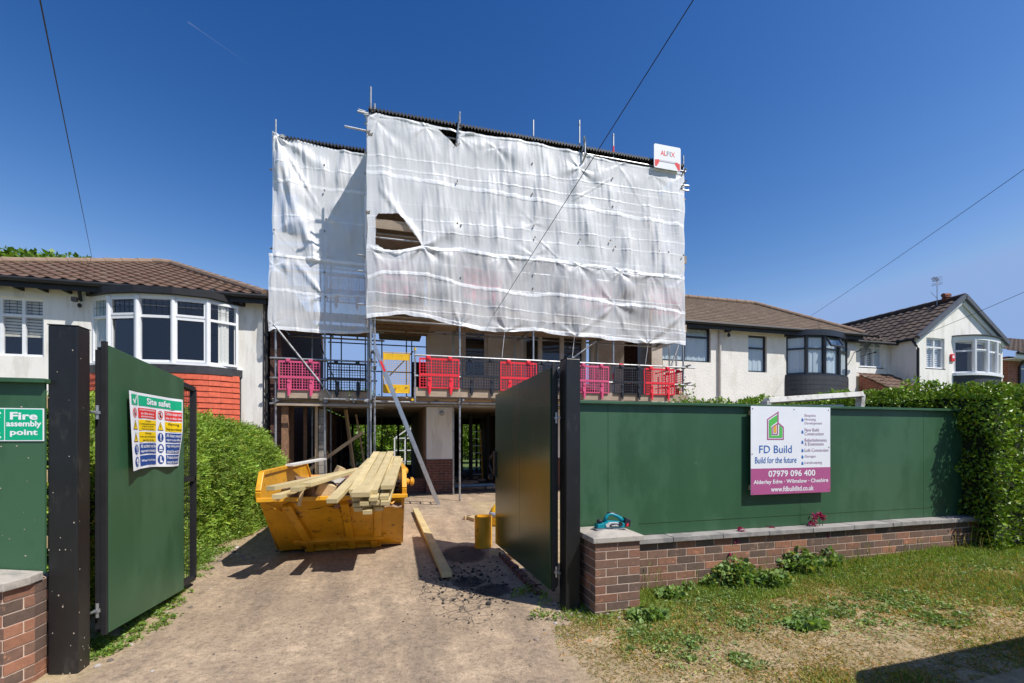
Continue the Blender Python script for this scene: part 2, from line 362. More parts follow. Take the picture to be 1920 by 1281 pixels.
# ================================================================ BRICKWORK OF SEPARATE BRICKS
def bricks(mb, p0, ux, un, length, z0, z1, zfun=None, bw=.215, bh=.065, j=.010, half=False):
    """courses on a face that starts at p0 and runs along ux; un looks out of the wall"""
    ux = Vector(ux).normalized(); un = Vector(un).normalized(); n = int(round((z1-z0)/(bh+j)))
    ch = (z1-z0)/n
    for k in range(n):
        s = -(bw+j)/2*(k % 2) if not half else (-(bw/2+j/2) if k % 2 else 0)
        while s < length-.02:
            a, b = max(0, s), min(length, s+bw); s += bw+j
            if b-a < .03: continue
            t = random.random(); g = random.random()
            if g < .28: c = (.155, .10, .074)
            elif g < .60: c = (.205, .115, .078)
            elif g < .88: c = (.265, .128, .08)
            else: c = (.34, .155, .09)
            f = .85+.3*t; mb.col = tuple(x*f for x in c)
            o = p0+ux*a; e = .0025*random.random(); zz = z0+k*ch+j/2
            P = []
            for zc in (zz, zz+ch-j):
                for (aa, nn_) in ((0, -.06), (b-a, -.06), (b-a, .0015+e), (0, .0015+e)):
                    q = o+ux*aa+un*nn_; P.append((q.x, q.y, zc))
            if ux.cross(un).z < 0: P = [P[i] for i in (3,2,1,0,7,6,5,4)]
            mb.hexa(P)
    mb.col = (1, 1, 1)
def brick_pier(name, label, x0, x1, y0, y1, z1, ztop, cap=.03):
    t = thing(name, label, 'pier', ((x0+x1)/2, (y0+y1)/2, 0))
    mb = MB(); mb.box(x0+.001, x1-.001, y0+.001, y1-.001, -.1, z1); obj('mortar_core', mb, m_mortar, t)
    mb = MB()
    bricks(mb, Vector((x0, y0, 0)), (1,0,0), (0,-1,0), x1-x0, -.02, z1); bricks(mb, Vector((x0, y0+.002, 0)), (0,1,0), (-1,0,0), y1-y0, -.02, z1, half=True)
    bricks(mb, Vector((x1, y0+.002, 0)), (0,1,0), (1,0,0), y1-y0, -.02, z1, half=True)
    obj('brickwork', mb, m_brick, t, bevel=.002)
    mb = MB(); c = cap; cx, cy = (x0+x1)/2, (y0+y1)/2; e = ztop-z1
    b = [(x0-c, y0-c), (x1+c, y0-c), (x1+c, y1+c), (x0-c, y1+c)]
    lo = [mb.av((*p, z1)) for p in b]; md = [mb.av((*p, z1+e*.55)) for p in b]; ap = mb.av((cx, cy, ztop))
    mb.af(lo[::-1])
    for i in range(4): q = (i+1) % 4; mb.af((lo[i], lo[q], md[q], md[i])); mb.af((md[i], md[q], ap))
    obj('coping_cap', mb, m_cap, t, bevel=.006); return t
brick_pier('brick_pier', 'red and brown brick pier with a pointed concrete cap beside the right gatepost', 1.76, 2.20, 3.68, 4.12, .665, .755)
# left pier has a cut corner
t = thing('brick_pier', 'brick pier with cut corner and grey cap under the fire assembly sign', 'pier', (-2.42, 3.7, 0))
pl = [(-2.72, 3.50), (-2.27, 3.50), (-2.215, 3.66), (-2.215, 3.9), (-2.72, 3.9)]
mb = MB(); n_ = len(pl); sh = [(-2.715, 3.502), (-2.272, 3.502), (-2.2175, 3.660), (-2.2175, 3.895), (-2.715, 3.895)]
a = [mb.av((*p, -.1)) for p in sh]; b = [mb.av((*p, .66)) for p in sh]; mb.af(a[::-1]); mb.af(b)
for i in range(n_): q = (i+1) % n_; mb.af((a[i], a[q], b[q], b[i]))
obj('mortar_core', mb, m_mortar, t); mb = MB()
bricks(mb, Vector((-2.72, 3.50, 0)), (1,0,0), (0,-1,0), .45, -.02, .66)
d = Vector((.055, .16, 0)); bricks(mb, Vector((-2.27, 3.50, 0)), d, (.16, -.055, 0), d.length, -.02, .66, half=True)
bricks(mb, Vector((-2.215, 3.66, 0)), (0,1,0), (1,0,0), .24, -.02, .66, half=True)
obj('brickwork', mb, m_brick, t, bevel=.002)
mb = MB(); cp = [(-2.76, 3.465), (-2.25, 3.465), (-2.2, 3.60), (-2.2, 3.715), (-2.76, 3.715)]
a = [mb.av((*p, .66)) for p in cp]; b = [mb.av((*p, .715)) for p in cp]; ap = mb.av((-2.5, 3.7, .76)); mb.af(a[::-1])
for i in range(5): q = (i+1) % 5; mb.af((a[i], a[q], b[q], b[i])); mb.af((b[i], b[q], ap))
obj('coping_cap', mb, m_cap, t, bevel=.006)
# low wall
t = thing('garden_wall', 'low brown brick boundary wall with concrete coping under the hoarding', 'wall', (4.8, 4.17, 0))
mb = MB(); mb.box(2.2, 7.456, 4.081, 4.30, -.1, .53); obj('mortar_core', mb, m_mortar, t)
mb = MB(); bricks(mb, Vector((2.2, 4.08, 0)), (1,0,0), (0,-1,0), 5.26, -.02, .53); bricks(mb, Vector((7.455, 4.082, 0)), (0,1,0), (1,0,0), .21, -.02, .53, half=True)
obj('brickwork', mb, m_brick, t, bevel=.002)
mb = MB(); x = 2.2
while x < 7.45:
    e = min(x+.6, 7.5); dz = random.uniform(-.002, .003)
    mb.box(x+.003, e-.003, 4.035, 4.34, .532+dz, .582+dz); x = e
obj('coping', mb, m_coping, t, bevel=.004)
# ================================================================ POSTS, HOARDING, GATES
def hpost(label, x0, x1, y0, y1, z1):
    t = thing('gate_post', label, 'gate post', ((x0+x1)/2, (y0+y1)/2, 0), 'black gateposts')
    mb = MB(); mb.box(x0, x1, y0, y1, -.1, z1); obj('post', mb, m_black, t, bevel=.008)
    mb = MB(); mb.box(x0-.002, x1+.002, y0-.002, y1+.002, z1+.0005, z1+.006); obj('post_cap', mb, m_blackmatt, t)
    return t
pr = hpost('tall black steel gatepost against the right brick pier', 1.56, 1.70, 3.86, 4.03, 2.32)
plt = hpost('tall black steel gatepost spattered with mud beside the left brick pier', -2.19, -2.025, 3.735, 3.87, 2.35)
# mud flecks on the left post
mb = MB()
for i in range(34):
    if random.random() < .6: p = Vector((random.uniform(-2.185, -2.03), 3.733, 2.2*random.random()**1.6)); ax = 1
    else: p = Vector((-2.0235, random.uniform(3.74, 3.865), 2.2*random.random()**1.6)); ax = 0
    r = random.uniform(.0015, .005); k = 7
    ids = [mb.av(p+Vector(((math.cos(6.28*i/k)*r, 0, math.sin(6.28*i/k)*r*1.3) if ax else (0, math.cos(6.28*i/k)*r, math.sin(6.28*i/k)*r*1.3)))) for i in range(k)]
    mb.af(ids)
obj('mud_flecks', mb, M('dried_mud', (.42, .36, .28), .9), plt)
def hoard(label, x0, x1, z0, z1, joints, Y=4.2):
    t = thing('hoarding', label, 'hoarding', ((x0+x1)/2, Y, z0), 'green site hoardings')
    xs = [x0]+joints+[x1]
    for a_, b_ in zip(xs[:-1], xs[1:]):
        mb = MB(); mb.box(a_+.002, b_-.002, Y, Y+.018, z0, z1-.03); obj('panel', mb, m_green, t)
    mb = MB(); mb.box(x0-.01, x1+.02, Y-.045, Y+.06, z1-.028, z1); obj('capping', mb, m_green, t, bevel=.002)
    mb = MB()
    for zz in (z0+.2, (z0+z1)/2, z1-.15): mb.box(x0, x1, Y+.02, Y+.07, zz-.04, zz+.04)
    x = x0+.1
    while x < x1: mb.box(x, x+.07, Y+.072, Y+.14, z0-.6 if x > 0 else 0, z1-.04); x += 1.2
    split('timber_rail', mb, m_timber2, t); return t
h1 = hoard('long green plywood hoarding on the low wall with the builder sign', 1.72, 7.25, .586, 1.965, [XA(1140, 4.2), XA(1140, 4.2)+2.44, XA(1140, 4.2)+4.4])
mb = MB(); x = 1.8
while x < 7.2:
    for z in (.75, 1.25, 1.86): mb.lathe((x+random.uniform(-.02, .02), 4.1985, z+random.uniform(-.01, .01)), [(.0045, 0), (.0045, .0015)], 8, 'y')
    x += .61
split('screw_head', mb, m_coupler, h1)
for k in range(7):   # scuffs where the paint is rubbed pale
    x, z = random.uniform(2.2, 6.9), random.uniform(.7, 1.7); a_ = random.uniform(-.6, .6); L_ = random.uniform(.03, .12); mb = MB()
    mb.poly([(x, 4.1988, z), (x+L_, 4.1988, z+L_*a_), (x+L_, 4.1988, z+L_*a_+.004), (x+.01, 4.1988, z+.005)]); obj('scuff', mb, M('rubbed_paint', (.12, .2, .14), .8), h1)
# cut-in strip joint along the base
mb = MB(); mb.box(2.5, 7.2, 4.1985, 4.1995, .70, .703); obj('joint_line', mb, s_black, h1)
h2 = hoard('green plywood hoarding to the left of the left gatepost', -5.2, -2.195, .70, 1.985, [-3.4], 3.72)
mb = MB()
for i in range(60):
    p = Vector((random.uniform(-3.1, -2.2), 3.7185, random.uniform(.72, 1.9))); r = random.uniform(.001, .005); k = 6
    mb.af([mb.av(p+Vector((math.cos(6.28*i/k)*r*1.3, 0, math.sin(6.28*i/k)*r))) for i in range(k)])
obj('mud_flecks', mb, _mc['dried_mud'], h2)
gl = thing('site_gate', 'left site gate leaf painted green with the site safety sign', 'gate', (-2.0, 4.0, .05), 'open site gates')
gr_ = thing('site_gate', 'right site gate leaf with dark glossy green face, swung in beside the gatepost', 'gate', (1.49, 4.0, .05), 'open site gates')
m_glossgreen = M('gloss_green_paint', (.03, .062, .026), .24, 0, .12, 3, 18, .003, .12, (.06, .06, .03), .3, 3, (1, 1, .25), .5)
def gate(t, xf, y0, y1, za, zb, pan, side, pm, mesh_to):
    def zf(y, k): return za[k]+(zb[k]-za[k])*(y-y0)/(y1-y0)
    for pa, pb in zip(pan[:-1], pan[1:]):
        mb = MB(); mb.slab([(xf, pa+.0015, zf(pa, 0)), (xf, pb-.0015, zf(pb, 0)), (xf, pb-.0015, zf(pb, 1)), (xf, pa+.0015, zf(pa, 1))], .018)
        obj('panel', mb, pm, t, bevel=.0015)
    xb = xf-side*.037; mb = MB(); Y0, Y1 = y0+.0, mesh_to
    zb0, zt0, zb1, zt1 = zf(Y0, 0)+.04, zf(Y0, 1)-.04, zf(Y1, 0)+.04, zf(Y1, 1)-.04
    for (p, q) in (((xb, Y0, zb0), (xb, Y0, zt0)), ((xb, Y1, zb1), (xb, Y1, zt1)), ((xb, Y0, zb0), (xb, Y1, zb1)), ((xb, Y0, zt0), (xb, Y1, zt1)), ((xb, Y0, (zb0+zt0)/2+.05), (xb, Y1, (zb1+zt1)/2+.05))):
        mb.beam(p, q, .05, .05)
    obj('frame', mb, m_blackmatt, t)
    mb = MB(); y = Y0+.05
    while y < Y1: mb.tube([(xb, y, zf(y, 0)+.02), (xb, y, zf(y, 1)-.06)], .0022, 4, False); y += .05
    z = zb1+.05
    while z < zt1: mb.tube([(xb-side*.004, Y0, z), (xb-side*.004, Y1, z)], .0022, 4, False); z += .05
    obj('weldmesh', mb, m_blackmatt, t)
    for zz in (.35, 1.78):
        mb = MB(); s_ = -1 if side > 0 else 1
        hx = xb; mb.tube([(hx, Y0-.005, zz), (hx+s_*.015, Y0-.10, zz)], .009, 8); mb.tube([(hx, Y0-.05, zz-.05), (hx, Y0-.05, zz+.05)], .011, 8)
        mb.lathe((hx, Y0-.05, zz-.012), [(.02, 0), (.02, .02)], 6)
        obj('hinge', mb, m_steel, t)
gate(gl, -1.99, 4.0, 5.27, (.165, 2.275), (.075, 2.18), [4.0, 5.27], 1, m_green, 5.62)
mb = MB(); mb.beam((-2.0, 3.985, .16), (-2.0, 3.985, 2.3), .03, .028, (0, 1, 0)); obj('edge_angle', mb, m_blackmatt, gl)
gate(gr_, 1.47, 4.02, 6.28, (.17, 2.25), (.1, 2.2), [4.02, 5.05, 6.28], -1, m_glossgreen, 6.26)
mb = MB(); mb.beam((1.492, 4.005, .16), (1.492, 4.005, 2.3), .03, .028, (0, 1, 0)); obj('edge_angle', mb, m_blackmatt, gr_)
mb = MB(); mb.box(1.43, 1.458, 6.2, 6.3, 1.05, 1.4); mb.tube([(1.425, 6.3, 1.1), (1.39, 6.34, 1.2), (1.40, 6.36, 1.3), (1.425, 6.3, 1.36)], .012, 8)
mb.lathe((1.40, 6.32, 1.0), [(.02, 0), (.035, .02), (.035, .06), (.015, .08)], 10); obj('latch', mb, m_blackmatt, gr_)
# ================================================================ SIGNS
_fonts = {}
def text_mesh(s, bold=0.0):
    cu = bpy.data.curves.new('t', 'FONT'); cu.body = s; cu.size = 1; cu.offset = bold; cu.resolution_u = 3
    ob = bpy.data.objects.new('t', cu); COL.objects.link(ob); dg = bpy.context.evaluated_depsgraph_get(); dg.update()
    me = bpy.data.meshes.new_from_object(ob.evaluated_get(dg)); V = [tuple(v.co) for v in me.vertices]; F = [tuple(p.vertices) for p in me.polygons]
    bpy.data.objects.remove(ob); bpy.data.curves.remove(cu); bpy.data.meshes.remove(me); return V, F
class Decal:
    """flat artwork on a surface given by fn(s,t,h)->world; collects meshes per material"""
    def __init__(s, fn): s.fn = fn; s.d = []; s.nm = 'print'
    def mb(s, m):
        q = MB(); s.d.append((s.nm, q, m)); return q
    def rect(s, s0, t0, s1, t1, h, m, n=8):
        mb = s.mb(m); mb.grid(n, n, lambda u, v: s.fn(s0+(s1-s0)*u, t0+(t1-t0)*v, h))
    def poly(s, pts, h, m): s.mb(m).poly([s.fn(a_, b_, h) for a_, b_ in pts])
    def ring(s, pts, wd, h, m):
        mb = s.mb(m); n = len(pts); c = Vector((sum(p[0] for p in pts)/n, sum(p[1] for p in pts)/n)); out = [Vector(p) for p in pts]; inn = []
        for i in range(n):
            a_, b_, c_ = out[i-1], out[i], out[(i+1) % n]; d1 = (b_-a_).normalized(); d2 = (c_-b_).normalized()
            n1 = Vector((-d1.y, d1.x)); n2 = Vector((-d2.y, d2.x)); k = (n1+n2); k = k/max(.3, k.length_squared)*2; inn.append(b_+k*wd)
        for i in range(n):
            j = (i+1) % n; mb.poly([s.fn(*out[i], h), s.fn(*out[j], h), s.fn(*inn[j], h), s.fn(*inn[i], h)])
    def circ(s, c, rx, ry, h, m, n=20): s.poly([(c[0]+rx*math.cos(2*PI*i/n), c[1]+ry*math.sin(2*PI*i/n)) for i in range(n)], h, m)
    def text(s, st, s0, t0, s1, t1, h, m, bold=0.0, align='c'):
        """fit text in the box; keeps its aspect but squeezes to the width"""
        if not st.strip(): return
        V, F = text_mesh(st, bold)
        xs = [v[0] for v in V]; ys = [v[1] for v in V]; x0, x1 = min(xs), max(xs); y0, y1 = min(ys), max(ys)
        V0 = text_mesh('d', bold)[0]; H = max(v[1] for v in V0)
        desc = any(ch in 'gjpqy' for ch in st); lo = -.22 if desc else 0; sc = (t1-t0)/(H-lo); wd = (x1-x0)*sc; fx = sc*min(1.12, (s1-s0)/wd) if wd else sc
        wd = (x1-x0)*fx; o = s0 if align == 'l' else (s0+s1-wd)/2
        s.nm = 'lettering'; mb = s.mb(m); s.nm = 'print'; ids = [mb.av(s.fn(o+(v[0]-x0)*fx, t0+(v[1]-lo)*sc, h)) for v in V]
        for f in F: mb.af([ids[i] for i in f])
    def build(s, parent):
        for nm, mb, m in s.d: obj(nm, mb, m, parent)
    pr = ()
# --- builder sign
x0, x1 = 3.84, 4.955; z0, z1 = .965, 1.945; Ys = 4.132
t = thing('builder_sign', 'white and magenta builder sign board with phone number fixed on the green hoarding', 'sign', ((x0+x1)/2, Ys, z0))
mb = MB(); mb.box(x0, x1, Ys, Ys+.006, z0, z1); obj('board', mb, s_white, t)
mb = MB(); mb.box(x0+.03, x1-.03, Ys+.007, Ys+.066, z0+.05, z0+.1); mb.box(x0+.03, x1-.03, Ys+.007, Ys+.066, z1-.1, z1-.05); split('batten', mb, m_timber2, t)
W_, H_ = x1-x0, z1-z0
D = Decal(lambda a_, b_, h: (x0+W_*a_, Ys-.0015-h, z0+H_*b_))
D.rect(0, 0, 1, .295, 0, s_mag, 1)
D.text('07979 096 400', .21, .20, .80, .268, .001, s_white, .02); D.text('Alderley Edge · Wilmslow · Cheshire', .03, .108, .97, .165, .001, s_white, .02)
D.text('www.fdbuildltd.co.uk', .24, .03, .78, .085, .001, s_white, .02)
D.text('FD Build', .10, .47, .50, .555, .001, s_txtblue, 0); D.text('Build for the future', .05, .355, .56, .425, .001, s_txtblue, 0)
O = [(.195, .62), (.40, .62), (.40, .765), (.335, .815), (.335, .945), (.195, .855)]
D.ring(O, .012, .001, s_mag)
D.poly([(.218, .64), (.38, .64), (.38, .758), (.34, .79), (.34, .66), (.245, .66), (.245, .775), (.318, .825), (.318, .9), (.218, .835)][:0] or [(.218, .643), (.245, .643), (.245, .775), (.318, .825), (.318, .905), (.218, .84)], .001, s_lgreen)
D.poly([(.246, .643), (.38, .643), (.38, .668), (.246, .668)], .0012, s_lgreen); D.poly([(.345, .669), (.38, .669), (.38, .755), (.345, .785)], .0012, s_lgreen)
D.ring([(.252, .678), (.328, .678), (.328, .815), (.252, .765)], .010, .0016, s_mag); D.poly([(.274, .7), (.308, .7), (.308, .79), (.274, .768)], .001, s_orange)
yy = .885
for lines in (('Bespoke', 'Housing', 'Development'), ('New Build', 'Construction'), ('Refurbishments', '& Extensions'), ('Loft Conversion',), ('Garages',), ('Landscaping',)):
    top = yy
    for k, ln in enumerate(lines):
        w_ = .0205*len(ln); D.text(ln, .665, yy-.004, .665+w_, yy+.034, .001, s_grey, 0, 'l'); yy -= .045
    yc = (top+yy+.045)/2+.012
    D.poly([(.625, yc-.018), (.648, yc-.018), (.648, yc+.002), (.640, yc+.009), (.640, yc+.022), (.625, yc+.012)], .001, s_txtblue); yy -= .029
D.pr = (s_mag, s_lgreen, s_orange); D.build(t)
mb = MB()
for a_, b_ in ((.02, .97), (.53, .97), (.975, .97), (.015, .46), (.98, .53), (.02, .02), (.53, .015), (.98, .03)):
    mb.lathe((x0+W_*a_, Ys-.004, z0+H_*b_), [(.006, 0), (.006, .004)], 8, 'y')
split('screw', mb, m_coupler, t)
# --- fire assembly sign
x0, x1, z0, z1, Yf = -2.60, -2.197, 1.575, 1.79, 3.712
t = thing('fire_assembly_sign', 'green fire assembly point sign on the left hoarding', 'sign', ((x0+x1)/2, Yf, z0))
mb = MB(); mb.box(x0, x1, Yf, Yf+.004, z0, z1); obj('board', mb, s_white, t)
W_, H_ = x1-x0, z1-z0; D = Decal(lambda a_, b_, h: (x0+W_*a_, Yf-.001-h, z0+H_*b_))
D.rect(.015, .03, .485, .97, 0, s_green, 1); D.rect(.495, .03, .985, .97, 0, s_green, 1)
for k, ln in enumerate(('Fire', 'assembly', 'point')): D.text(ln, .51 if k == 1 else .56, .66-k*.26, .97 if k == 1 else .92, .88-k*.26+(.0 if k == 0 else .0), .001, s_white, .03)
for cx_ in (.15, .21, .27, .33):   # people in a ring of arrows
    D.circ((cx_, .62), .016, .045, .001, s_white); D.poly([(cx_-.02, .3), (cx_+.02, .3), (cx_+.022, .56), (cx_-.022, .56)], .001, s_white)
for sx, sy in ((1, 1), (-1, 1), (1, -1), (-1, -1)):
    c_ = (.245+sx*.17, .48+sy*.3)
    D.poly([(c_[0]-sx*.03, c_[1]-sy*.08), (c_[0]+sx*.022, c_[1]-sy*.07), (c_[0]-sx*.02, c_[1]+sy*.06)][::sx*sy], .001, s_white)
    D.poly([(c_[0], c_[1]), (c_[0]+sx*.02, c_[1]+sy*.1), (c_[0]+sx*.035, c_[1]+sy*.06)][::sx*sy], .001, s_white)
D.pr = (s_green,); D.build(t)
# --- site safety sign, curling off the left gate
ya, yb, za, zb = 4.20, 5.12, 1.335, 1.965
t = thing('site_safety_sign', 'curling multi-panel site safety sign on the left green gate', 'sign', (-1.97, (ya+yb)/2, za))
def sf(a_, b_, h):
    cv = .012+.05*(1-ss(0, .22, a_))*(.4+.6*(1-b_))+.035*ss(.8, 1, a_)*ss(0,.6,b_)+.025*math.sin(a_*PI*2.0)**2*(1-b_)
    return (-1.981+cv+h, ya+(yb-ya)*a_, za+(zb-za)*b_+.012*math.sin(a_*5)*(1-b_))
mb = MB(); mb.grid(40, 24, lambda u, v: sf(u, v, 0)); o = obj('board', mb, s_white, t, smooth=True)
D = Decal(sf)
D.rect(.03, .83, .165, .965, .002, s_green); D.rect(.185, .83, .975, .965, .002, s_green); D.text('Site safety', .33, .835, .85, .945, .004, s_white, .03)
D.poly([(.05, .895), (.075, .91), (.092, .875), (.135, .955), (.15, .95), (.098, .845), (.085, .845)], .004, s_white)
def cell(s0, s1, t0, t1, m, lines, mt, icon):
    D.rect(s0+.15, t0, s1, t1, .002, m, 4); n = len(lines); hh = (t1-t0)/n
    for k, ln in enumerate(lines):
        b_ = t1-(k+1)*hh+hh*.16; D.text(ln, s0+.165, b_, s1-.012, b_+hh*.66, .004, mt, .012)
    c_ = (s0+.07, (t0+t1)/2)
    if icon == 'no':
        n_ = 20; R = [(c_[0]+.047*math.cos(2*PI*i/n_), c_[1]+.062*math.sin(2*PI*i/n_)) for i in range(n_)]; D.ring(R, .009, .003, s_red)
        D.poly([(c_[0]-.012, c_[1]-.035), (c_[0]+.012, c_[1]-.035), (c_[0]+.014, c_[1]+.012), (c_[0]-.014, c_[1]+.012)], .003, s_black); D.circ((c_[0], c_[1]+.027), .009, .013, .003, s_black, 10)
        D.poly([(c_[0]-.036, c_[1]+.034), (c_[0]-.029, c_[1]+.044), (c_[0]+.036, c_[1]-.034), (c_[0]+.029, c_[1]-.044)][::-1], .004, s_red)
    elif icon == 'warn':
        D.poly([(c_[0]-.052, c_[1]-.058), (c_[0]+.052, c_[1]-.058), (c_[0], c_[1]+.066)], .0025, s_black); D.poly([(c_[0]-.044, c_[1]-.051), (c_[0]+.044, c_[1]-.051), (c_[0], c_[1]+.054)], .0035, s_yel)
        D.rect(c_[0]-.005, c_[1]-.03, c_[0]+.005, c_[1]+.025, .0045, s_black, 1)
    else:
        D.circ(c_, .05, .064, .0025, s_blue)
        if icon == '!': D.poly([(c_[0]-.007, c_[1]-.018), (c_[0]+.007, c_[1]-.018), (c_[0]+.011, c_[1]+.048), (c_[0]-.011, c_[1]+.048)], .004, s_white); D.circ((c_[0], c_[1]-.038), .009, .012, .004, s_white, 10)
        elif icon == 'hat':
            D.poly([(c_[0]-.03, c_[1]+.0), (c_[0]+.034, c_[1]+.0), (c_[0]+.02, c_[1]+.035), (c_[0], c_[1]+.045), (c_[0]-.02, c_[1]+.035)], .004, s_white)
            D.poly([(c_[0]-.022, c_[1]-.008), (c_[0]+.012, c_[1]-.045), (c_[0]+.026, c_[1]-.03), (c_[0]+.024, c_[1]-.008)], .004, s_white)
        elif icon == 'vest':
            D.poly([(c_[0]-.028, c_[1]-.04), (c_[0]+.028, c_[1]-.04), (c_[0]+.026, c_[1]+.01), (c_[0]+.012, c_[1]+.042), (c_[0]-.012, c_[1]+.042), (c_[0]-.026, c_[1]+.01)], .004, s_white); D.rect(c_[0]-.026, c_[1]-.02, c_[0]+.026, c_[1]-.008, .005, s_blue, 1)
        else:
            D.poly([(c_[0]-.014, c_[1]-.04), (c_[0]+.03, c_[1]-.04), (c_[0]+.026, c_[1]-.022), (c_[0]+.006, c_[1]-.008), (c_[0]+.006, c_[1]+.045), (c_[0]-.016, c_[1]+.045)], .004, s_white)
R5 = [(.665, .80), (.505, .645), (.35, .485), (.19, .33), (.035, .17)]
Lc = [(s_red, ('Unauthorised entry', 'to this site is', 'strictly forbidden'), s_white, 'no'), (s_yel, ('Warning', 'Construction work in', 'progress on this site', 'Keep clear at all times'), s_black, 'warn'),
      (s_yel, ('Warning', 'Heavy plant and machinery', 'operates on site'), s_black, 'warn'), (s_blue, ('All accidents must be', 'reported immediately'), s_white, '!'), (s_blue, ('', 'Wear hard hats', ''), s_white, 'hat')]
Rc = [(s_red, ('Children must not', 'play on this site'), s_white, 'no'), (s_yel, ('Warning', 'Deep excavations'), s_black, 'warn'), (s_blue, ('All visitors must', 'report to site office'), s_white, '!'),
      (s_blue, ('High visibility jackets', 'must be worn'), s_white, 'vest'), (s_blue, ('Protective footwear', 'must be worn'), s_white, 'boot')]
for (t0_, t1_), c_ in zip(R5, Lc): cell(.02, .51, t0_, t1_, *c_)
for (t0_, t1_), c_ in zip(R5, Rc): cell(.52, .98, t0_, t1_, *c_)
D.pr = (s_green, s_red, s_yel, s_blue); D.build(t)
# ================================================================ HOUSES
def roof_plane(mb, A, B, C, D, pitch_u=.30, course=.33, amp=.024, step=.03, su=6):
    """tiled slope: eave A->B, ridge D->C"""
    A, B, C, D = map(Vector, (A, B, C, D)); eu = (B-A).normalized(); n = eu.cross(D-A); n.normalize()
    if n.z < 0: n = -n
    ev = n.cross(eu)
    if ev.z < 0: ev = -ev
    LV = (D-A).dot(ev); LU = (B-A).length; du0 = (D-A).dot(eu); du1 = (C-B).dot(eu)
    rows = []; k = 0
    while k*course < LV: rows += [(k*course, 1.0), (min(LV, (k+1)*course-.004), 0.0)]; k += 1
    umin = min(0, du0); umax = max(LU, LU+du1); nu = int((umax-umin)/pitch_u*su); prev = None
    for v, h in rows:
        lo = du0*v/LV; hi = LU+du1*v/LV; r = []
        for i in range(nu+1):
            u = umin+(umax-umin)*i/nu; u = min(max(u, lo), hi)
            w_ = math.sin(2*PI*u/pitch_u); w_ = w_*amp if w_ > 0 else w_*amp*.5
            r.append(mb.av(A+eu*u+ev*v+n*(w_+h*step+.02)))
        if prev:
            for i in range(nu):
                if (Vector(mb.v[r[i]])-Vector(mb.v[r[i+1]])).length > 1e-5 or (Vector(mb.v[prev[i]])-Vector(mb.v[prev[i+1]])).length > 1e-5:
                    mb.af((prev[i], prev[i+1], r[i+1], r[i]))
        prev = r
def ridge(mb, p, q, r=.085, seg=.42):
    p, q = Vector(p), Vector(q); L_ = (q-p).length; n = max(1, int(L_/seg))
    for i in range(n):
        a, b = p.lerp(q, i/n), p.lerp(q, (i+1)/n+.02/n); mb.tube([a, b], [r*1.08, r*.95], 10)
def wall_holes(mb, x0, x1, z0, z1, Y, th, holes, Mx=None):
    xs = sorted({x0, x1, *[h[0] for h in holes], *[h[1] for h in holes]}); xs = [x for x in xs if x0 <= x <= x1]
    for a, b in zip(xs[:-1], xs[1:]):
        cur = z0; hs = sorted([(max(z0, h[2]), min(z1, h[3])) for h in holes if h[0] <= a+1e-6 and h[1] >= b-1e-6])
        for ha, hb in hs:
            if ha > cur: mb.box(a, b, Y, Y+th, cur, ha, Mx)
            cur = max(cur, hb)
        if cur < z1: mb.box(a, b, Y, Y+th, cur, z1, Mx)
def fr(o, ang):     # local frame: x along the wall, y into the wall
    return Matrix.Translation(Vector(o)) @ Matrix.Rotation(ang, 4, 'Z')
